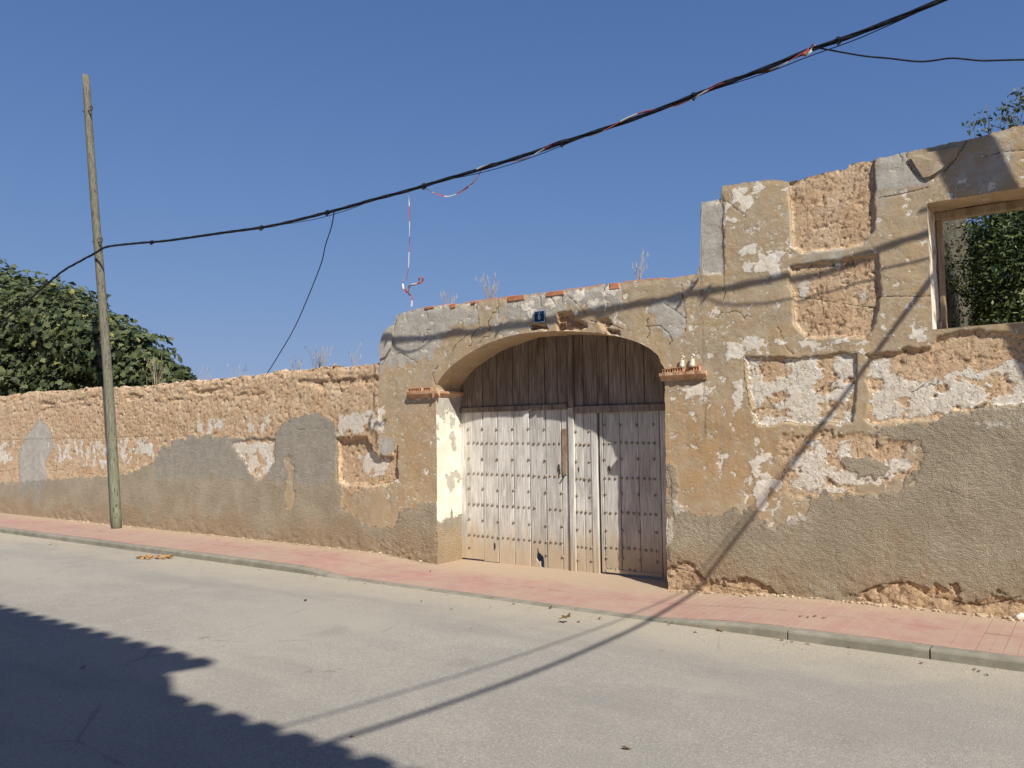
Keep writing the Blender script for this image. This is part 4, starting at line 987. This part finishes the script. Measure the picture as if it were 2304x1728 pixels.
# loose thin wires lying along the bundle
lo = cab[60:200] + np.stack([0 * cab[60:200, 0], 0 * cab[60:200, 0] + .02, .032 * np.sin(np.linspace(0, 19, 140)) - .012], -1)
child(MB().tube(lo, .0045, 5).build('loose_wire', M['plastic_black'], None, True), oc)
for i_ in (30, 75, 96, 122, 150, 171, 190):
    p = cab[i_]; q = cab[i_ + 1] - cab[i_]; q = q / np.linalg.norm(q) * .012
    child(MB().tube([p - q, p + q], .034, 8).build('cable_tie', M['plastic_black'], None), oc)
    child(MB().box(p[0] - .006, p[0] + .006, p[1] - .04, p[1] + .0, p[2] - .052, p[2] - .03).build('cable_tie', M['plastic_black'], None), oc)
def thin(name, pts, r, label, n=60):
    o = MB().tube(spline(pts, n), r, 6).build(name, M['plastic_black'], None, True); return tag(o, label, 'cable')
p0 = cab_pt(722, 456)
thin('drop_wire', [p0, oy(716, 490, -.66), oy(703, 530, -.6), oy(690, 580, -.5), oy(640, 700, -.1), oy(600, 770, .15), oy(576, 808, .25)], .0075, 'thin wire dropping from the cable behind the boundary wall')
k0 = cab_pt(1765, 103)
thin('branch_wire', [k0, oy(1860, 120, -.92), oy(1920, 126, -.9), oy(1990, 133, -.86), oy(2050, 126, -.83), oy(2078, 127, -.8), oy(2120, 131, -.76), oy(2165, 130, -.73), oy(2212, 129, -.7), oy(2400, 127, -.6)], .0075, 'thin wavy wire branching right from the cable knot')
# street-crossing cables overhead (their shadows fall on wall and road)
def cross(M0, M1, sag, n=50):
    t = np.linspace(0, 1, n)[:, None]; p = np.array(M0) * (1 - t) + np.array(M1) * t; p[:, 2] -= (sag * 4 * t * (1 - t))[:, 0]; return p
tag(MB().tube(cross((.78, -.93, 5.32), (1.62, -8.22, 5.85), .46), .022, 8).build('street_crossing_cable', M['plastic_black'], None, True), 'thick cable crossing the street from the cable bundle to the facing house', 'cable')
tag(MB().tube(cross((.86, -.93, 5.34), (1.30, -8.22, 5.95), .34), .0095, 6).build('street_crossing_cable', M['plastic_black'], None, True), 'thin cable crossing the street from the cable bundle to the facing house', 'cable')

# barrier tape
def ribbon(pts, width, twist, n=80):
    p = spline(pts, n); V, Fs, U = [], [], []; s_ = np.r_[0, np.cumsum(np.linalg.norm(np.diff(p, axis=0), axis=1))]
    for i in range(n):
        t = Vector(p[min(i + 1, n - 1)] - p[max(i - 1, 0)]).normalized(); u = t.cross(Vector((0.3, 1, .2))).normalized(); v = t.cross(u)
        a = twist * s_[i] + 0.5 * math.sin(s_[i] * 7); wv = u * math.cos(a) + v * math.sin(a)
        for k_ in (-.5, -.15, .15, .5): V.append(tuple(Vector(p[i]) + wv * width * k_ + (u * -math.sin(a) + v * math.cos(a)) * (.006 if abs(k_) < .3 else 0))); U.append(s_[i])
    for i in range(n - 1):
        for q in range(3): Fs.append((i * 4 + q, i * 4 + q + 1, i * 4 + q + 5, i * 4 + q + 4))
    me = mesh('barrier_tape', V, Fs, M['tape'], True); attr(me, 'along', U); return me
def helix(i0, i1, r, pitch, n):
    seg = cab[i0:i1]; s_ = np.r_[0, np.cumsum(np.linalg.norm(np.diff(seg, axis=0), axis=1))]; t = np.linspace(0, s_[-1], n)
    c = np.stack([np.interp(t, s_, seg[:, k]) for k in range(3)], -1); a = t / pitch * 2 * math.pi
    return c + np.stack([0 * a, -np.cos(a) * r, np.sin(a) * r - .008 * np.sin(a * .37)], -1)
def near_idx(px): return int(np.argmin(np.linalg.norm(cab - cab_pt(*px), axis=1)))
i1, i2 = near_idx((1035, 366)), near_idx((1752, 107))
tp = add('barrier_tape', ribbon(helix(i1, i2, .027, .95, 150), .018, 3, 400))
tag(tp, 'long red and white barrier tape wound around the cable bundle', 'barrier tape')
kn = cab_pt(1750, 108); m_ = [kn + np.array([.045 * math.cos(a * 2.3) , .045 * math.sin(a * 3.1), .05 * math.sin(a * 2.7 + 1)]) for a in np.linspace(0, 5, 22)]
tag(add('barrier_tape', ribbon(m_, .03, 4, 120)), 'crumpled red and white tape knot tied on the cable bundle', 'barrier tape')
lp = [cab_pt(912, 404), oy(925, 410, -.84), oy(942, 418, -.85), oy(965, 424, -.85), oy(990, 417, -.85), oy(1012, 403, -.85), oy(1030, 385, -.85), cab_pt(1041, 366)]
tag(add('barrier_tape', ribbon(lp, .020, 5, 90)), 'slack loop of red and white tape hanging under the cable', 'barrier tape')
hp_ = [cab_pt(882, 412), oy(884, 440, -.84), oy(885, 480, -.84), oy(884, 530, -.84), oy(882, 580, -.84), oy(879, 602, -.84)]
tag(add('barrier_tape', ribbon(hp_, .013, 6, 90)), 'straight strand of tape dangling from cable down to a tangle', 'barrier tape')
tg = [oy(879, 602, -.84), oy(871, 608, -.82), oy(872, 622, -.84), oy(880, 632, -.85), oy(884, 618, -.83), oy(893, 616, -.83), oy(903, 612, -.84), oy(906, 601, -.85), oy(913, 600, -.84), oy(912, 608, -.83), oy(904, 612, -.85), oy(886, 616, -.84), oy(882, 634, -.83), oy(890, 640, -.84), oy(889, 662, -.84)]
tag(add('barrier_tape', ribbon(tg, .022, 9, 160)), 'tangled bunch of red and white tape above the gateway wall', 'barrier tape')

# ------------------------------------------------------------------ vegetation
def leaves(name, centres, normals, size, shape, mat, tint, parent, curl=0.25):
    """many small leaf blades as one mesh; shape = outline in (x,y), first point is the stem"""
    n = len(centres); sh = np.array(shape, float); k = len(sh)
    nr = normals / (np.linalg.norm(normals, axis=1)[:, None] + 1e-9)
    rv = RNG.normal(size=(n, 3)); u = np.cross(nr, rv); u /= np.linalg.norm(u, axis=1)[:, None] + 1e-9; v = np.cross(nr, u)
    sz = size * RNG.uniform(.6, 1.25, n)
    zz = -curl * np.abs(sh[:, 0]) ** 1.3 - curl * .5 * sh[:, 1] ** 2
    V = centres[:, None] + sz[:, None, None] * (u[:, None] * sh[None, :, 0:1] + v[:, None] * sh[None, :, 1:2] + nr[:, None] * zz[None, :, None])
    tri = np.array([(0, i, i + 1) for i in range(1, k - 1)]); Fs = (np.arange(n)[:, None, None] * k + tri[None]).reshape(-1, 3)
    me = mesh_np(name, V.reshape(-1, 3), Fs, mat, False); attr(me, 'tint', np.repeat(tint, k))
    return child(add(name, me), parent)
FIG = [(0, -.5), (.22, -.42), (.50, -.12), (.30, .0), (.42, .32), (.16, .22), (0, .55), (-.16, .22), (-.42, .32), (-.30, .0), (-.50, -.12), (-.22, -.42)]
FIG = [(0, -.30)] + FIG[1:]
OVAL = [(0, -.5), (.16, -.2), (.17, .12), (0, .5), (-.17, .12), (-.16, -.2)]
def crown(lobes, n, view=None, inner=.35, flat=0.8):
    vol = np.array([r ** 2 for *_, r in lobes]); pr = vol / vol.sum(); idx = RNG.choice(len(lobes), n, p=pr)
    c = np.array([l[0] for l in lobes])[idx]; r = np.array([l[1] for l in lobes])[idx]
    d = RNG.normal(size=(n, 3)); d /= np.linalg.norm(d, axis=1)[:, None]
    rad = r * (1 - np.abs(RNG.normal(0, inner, n))).clip(.05, 1.08)
    bump = 1 + .13 * np.sin(d[:, 0] * 7 + idx) * np.sin(d[:, 1] * 6 + 2 * idx) + .1 * np.sin(d[:, 2] * 11 + idx)
    p = c + d * (rad * bump)[:, None] * np.array([1, 1, flat])
    nm = d + RNG.normal(0, .55, (n, 3)) + np.array([0.15, -.15, .5]); return p, nm
def limb(parent, pts, r0, r1, name):
    p = spline(pts, 9); return child(MB().tube(p, list(np.linspace(r0, r1, 9)), 8).build(name, M['bark'], None, True), parent)

def fig_d(x): return float(np.interp(x, [-200, 0, 100, 200, 300, 400], [34, 28.5, 26, 23.5, 21.5, 19.5]))
fc = at_dist(60, 800, 27.5)
fig = tag(empty('fig_tree', (fc[0], fc[1], -0.16)), 'large dense dark green fig tree behind the boundary wall', 'tree')
LB = [(-140, 720, 22.5, 2.4), (-40, 700, 21.5, 1.6), (40, 700, 21, 1.4), (105, 696, 21, 1.15), (160, 720, 20.8, 1.15), (205, 740, 20.5, 1.0), (250, 765, 20.5, .98), (292, 775, 20.2, .92), (325, 795, 20.0, .62), (60, 800, 20.5, 1.5), (180, 830, 20.5, 1.2), (-60, 830, 20.5, 1.7), (300, 830, 20.0, .85), (20, 645, 22, .78), (345, 825, 19.6, .38), (130, 655, 21.5, .7)]
lobes = [(at_dist(a, b, fig_d(a) + (d - 21) * .8), r * fig_d(a) / 21.0) for a, b, d, r in LB]
pts_, nm_ = crown(lobes, 38000, inner=.32)
keep = pts_[:, 2] > .9; pts_, nm_ = pts_[keep], nm_[keep]
leaves('crown', pts_, nm_, .18, FIG, M['fig'], RNG.random(len(pts_)) ** 1.2, fig)
base = np.array([fc[0], fc[1], -.16])
for a in range(6):
    t = lobes[[0, 2, 4, 6, 9, 11][a]][0]; limb(fig, [base + np.array([.1 * math.cos(a), .1 * math.sin(a), 0]), base * .6 + t * .4 + np.array([0, 0, .2]), t], .13, .03, 'limb' if a else 'trunk')
def bush(name, label, lobes, n, size, shape, mat, cat='shrub', inner=.4, stems=3, sr_=.045):
    c = np.mean([l[0] for l in lobes], axis=0); b = np.array([c[0], c[1], -.16])
    o = tag(empty(name, tuple(b)), label, cat)
    p, nm = crown(lobes, n, inner=inner); leaves('foliage', p, nm, size, shape, mat, RNG.random(n) ** 1.5, o)
    for q in range(min(stems, len(lobes))): limb(o, [b + np.array([.05 * q, 0, 0]), (b + lobes[q][0]) / 2 + np.array([.1, 0, 0]), lobes[q][0]], .045, .01, 'stem')
    return o
bush('small_shrub', 'small green shrub just above the boundary wall beside the fig tree', [(at_dist(392, 805, 17.5), .22), (at_dist(408, 818, 17.5), .15), (at_dist(385, 825, 17.5), .23)], 170, .17, FIG, M['fig'])
# trees in the yard behind the ruined wall
yl = [(oy(2150, 620, 2.6), .42), (oy(2200, 560, 2.6), .8), (oy(2170, 520, 3.0), .42), (oy(2230, 660, 2.4), .8), (oy(2260, 560, 2.8), 1.0), (oy(2160, 690, 2.4), .38), (oy(2300, 600, 3), 1.1), (oy(2135, 560, 3.0), .22), (oy(2180, 470, 3.0), .6), (oy(2240, 480, 3.0), .8)]
bush('yard_tree', 'bushy bright green tree seen through the empty window', yl, 20000, .062, OVAL, M['shrub'], 'tree', .4, 1)
by = [(np.array([-3.0 + i * .8, 6.2 + .3 * (i % 2), 1.0 + .85 * j]), .88) for i in range(6) for j in range(5)]
bush('yard_hedge', 'dark tall foliage filling the yard beyond the empty window', by, 19000, .18, OVAL, M['fig'], 'tree', .45, 0)
tl = []
for (a, b, r) in [(2092, 285, .10), (2100, 270, .09), (2125, 260, .12), (2135, 282, .12), (2128, 240, .07), (2165, 255, .13), (2172, 235, .10), (2185, 275, .15), (2200, 240, .16), (2212, 215, .15), (2215, 265, .2), (2240, 230, .25), (2198, 205, .07), (2260, 260, .3)]:
    tl.append((oy(a, b, 1.6), r * 1.25))
wt = tag(empty('wall_top_tree', (-.9, 1.7, -.16)), 'feathery olive green branches rising above the ruined wall top', 'tree')
p, nm = crown(tl, 520, inner=.6); leaves('foliage', p, nm, .058, OVAL, M['shrub'], RNG.random(520), wt)
limb(wt, [(.75, 1.75, -.16), (.72, 1.7, 1.6), (.68, 1.65, 3.7)], .06, .04, 'trunk')
for c_, r_ in tl: limb(wt, [(.68, 1.65, 3.7), (c_[0] * .4 + .35, 1.64, 4.15 + random.uniform(0, .1)), c_ - np.array([0, 0, .12]), c_ + np.array([.01, 0, r_ * .9])], .012, .0022, 'branch')


def tuft(label, x, y, Y, n, h, spread):
    b = oy(x, y, Y); m = MB()
    for i in range(int(n * 0.9)):
        a = random.uniform(0, 6.28); s_ = random.uniform(0, spread); hh = h * random.uniform(.45, 1.1); ln = random.uniform(.05, .35) * hh
        p0 = np.array([s_ * math.cos(a), s_ * math.sin(a) * .6, -.03]); p1 = p0 + np.array([ln * .4 * math.cos(a), ln * .4 * math.sin(a), hh * .55]); p2 = p1 + np.array([ln * math.cos(a), ln * math.sin(a), hh * .45])
        m.tube([p0, p1, p2], [.0026, .0020, .0012], 3, False)
        if random.random() < .5: m.tube([p2 - np.array([0, 0, .05]), p2 + np.array([0, 0, .02])], [.0042, .0015], 4, False)
    return tag(m.build('dry_grass_tuft', M['straw'], None, loc=tuple(b)), label, 'dry grass', 'dry grass growing on the wall tops')
tuft('tall pale dry grass tuft on gateway wall above the arch', 1062, 645, .25, 34, .34, .10)
tuft('thin upright dry grass spikes on gateway wall near the tall block', 1378, 606, .2, 16, .40, .04)
tuft('sparse dry grass tuft at the low corner end of gateway wall top', 970, 658, .25, 16, .24, .08)
tuft('pale dry grass clump on boundary wall, right beside the gateway block', 690, 792, .2, 36, .34, .12)
tuft('very thin dry grass on boundary wall between clump and gateway block', 765, 788, .2, 10, .36, .12)
tuft('short dry grass on boundary wall under the dropping wire', 640, 798, .2, 18, .22, .14)
tuft('dry grass stalks on boundary wall beneath the fig tree edge', 340, 831, .2, 26, .50, .25)
tuft('few dry stalks on boundary wall by the small green shrub', 440, 823, .2, 12, .30, .2)
tuft('wispy dry stalks on boundary wall between shrub and dropping wire', 520, 812, .2, 10, .32, .25)

# ------------------------------------------------------------------ yard behind the window
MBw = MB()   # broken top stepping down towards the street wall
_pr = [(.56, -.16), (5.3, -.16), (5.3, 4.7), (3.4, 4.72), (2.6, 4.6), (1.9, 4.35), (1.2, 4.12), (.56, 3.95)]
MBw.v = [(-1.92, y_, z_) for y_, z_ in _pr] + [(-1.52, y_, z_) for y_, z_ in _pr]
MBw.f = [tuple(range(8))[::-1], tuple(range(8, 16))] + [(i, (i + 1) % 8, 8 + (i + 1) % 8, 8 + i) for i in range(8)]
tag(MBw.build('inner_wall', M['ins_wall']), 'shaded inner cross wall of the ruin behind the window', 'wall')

# ------------------------------------------------------------------ fallen leaves on road and pavement
def leaf_me(seed):
    r = random.Random(seed); V = [(0, 0, .012)]; k = 9
    for i in range(k):
        a = 2 * math.pi * i / k; rr_ = (.5 + .5 * (i % 2)) * r.uniform(.7, 1.1); V.append((rr_ * .05 * math.cos(a), rr_ * .034 * math.sin(a), r.uniform(.0, .024)))
    return mesh('dry_leaf', V, [(0, 1 + i, 1 + (i + 1) % k) for i in range(k)], M['leaf_dry'])
LM = [leaf_me(i) for i in range(6)]
spots = [(112,1176),(120,1180),(108,1178),(370,1280),(680,1240),(670,1238),(755,1256),(788,1262),(975,1318),(1060,1312),(1295,1322),(1440,1346),(1445,1350),(1553,1363),(1560,1365),(1688,1384),(1710,1388),(1745,1392),(1832,1400),(1990,1434),(2105,1448),(2115,1452),(1510,1352),(1190,1300),(1110,1292),(660,1300),(1018,1362),(180,1447),(1250,1345),(910,1300),(560,1232),(300,1190),(2130,1460),(1352,1626),(760,1598),(1780,1340),(1760,1336),(1745,1338),(1730,1336),(1900,1310),(830,1250),(930,1225)]
for i, (a, b) in enumerate(spots):
    p = oz(a, b, ROADZ); on_walk = p[1] > -1.36
    if on_walk: p = oz(a, b, -.02); z_ = float(z_walk(p[0], p[1])) + .006
    else:
        xx_, yy_ = p[0], p[1]; z_ = ROADZ + .016
        z_ = ROADZ + 0.010 * float(fbm(np.array(xx_ * .35), np.array(yy_ * .6), 3, 4)) * float(sst(-1.5, -2.6, np.array(yy_))) + 0.012 * (1 - ((yy_ + 5) / 3.8) ** 2) * float(sst(-1.4, -2.4, np.array(yy_))) + .004
    s_ = random.uniform(.35, .75)
    tag(add('dry_leaf', LM[i % 6], None, (p[0], p[1], z_), (random.gauss(0, .2), random.gauss(0, .2), random.uniform(0, 6.28)), (s_,) * 3),
        'small dry brown leaf lying on the pavement' if on_walk else 'small dry brown leaf lying on the road', 'dry leaf', 'dry leaves on the pavement' if on_walk else 'dry leaves on the road')
p = oz(1224, 1346, ROADZ)
tag(add('dry_leaf', leaf_me(77), None, (p[0], p[1], ROADZ + .03), (.5, -.3, .4), (1.7, 1.7, 2.2)), 'large curled pale dry leaf standing up on the open road', 'dry leaf')
# heap of dry leaves in the gutter
V, Fs = [], []
for i in range(70):
    p = oz(random.uniform(296, 372), 1206 + random.uniform(-3, 3), ROADZ); a = random.uniform(0, 6.28); n0 = len(V)
    for q in [(0, -.035), (.02, 0), (0, .035), (-.02, 0)]: V.append((p[0] + q[0] * math.cos(a) - q[1] * math.sin(a), p[1] + q[0] * math.sin(a) + q[1] * math.cos(a), ROADZ + .008 + random.uniform(0, .035)))
    Fs.append((n0, n0 + 1, n0 + 2, n0 + 3))
tag(add('leaf_litter', mesh('leaf_litter', V, Fs, simple('orange_leaf', (0.42, 0.22, 0.07), (0.55, 0.36, 0.17), 20, .3, .003))), 'heap of orange dry leaves gathered in the gutter near the pole', 'leaf litter', kind='stuff')

# ------------------------------------------------------------------ facing houses behind the camera (they shade the road)
rt_me = MB()
for q in range(9):
    a = math.pi * q / 8
    for yy, zz in ((0, 0), (.42, .13)): rt_me.v.append((.115 * math.cos(a), -yy, zz + .075 * math.sin(a)))
for q in range(8): rt_me.f.append((q * 2, q * 2 + 1, q * 2 + 3, q * 2 + 2))
rt_me = rt_me.me('roof_tile', M['tile'])
def facing(name, label, x0, x1, yw, ye, ze, step):
    h = tag(empty(name, (x0, yw - 3, -.16)), label, 'house')
    child(MB().box(x0, x1, yw - 7, yw, -.16, ze - .05).build('wall', M['house']), h)
    r = MB(); r.v = [(x0, ye, ze - .06), (x1, ye, ze - .06), (x1, yw - 4, ze + 1.2), (x0, yw - 4, ze + 1.2), (x0, ye, ze - .01), (x1, ye, ze - .01), (x1, yw - 4, ze + 1.28), (x0, yw - 4, ze + 1.28)]
    r.f = BOXF; child(r.build('roof', M['tile']), h)
    x = x0 + .14
    while x < x1:
        child(add('roof_tile', rt_me, None, (x, ye + .05 + random.uniform(-.012, .012), ze - .01)), h); x += step
    return h
facing('facing_house', 'tall plastered house across the street with tiled eave', -14.0, 1.27, -8.62, -8.30, 7.60, .30)
facing('facing_house', 'lower plastered house with tiled eave next to the tall one', 0.55, 11.0, -8.66, -8.27, 6.30, .30)
# leaning concrete post beside the ruin, just right of the view; its shadow slants across the wall
pt = tag(empty('concrete_post', (2.23, -.72, -.02)), 'leaning concrete post on the pavement right of the window', 'utility pole')
child(MB().tube([(2.23 - .342 * z_, -.72, z_) for z_ in (-.02, 2, 4, 6.5)], [.115, .11, .105, .098], 12).build('shaft', M['kerb'], None, True), pt)
child(MB().tube([(2.23 - .342 * 5.42 - .09, -.90, 5.40), (2.23 - .342 * 5.42 + .09, -.90, 5.40)], .012, 8).build('bracket', M['iron'], None), pt)
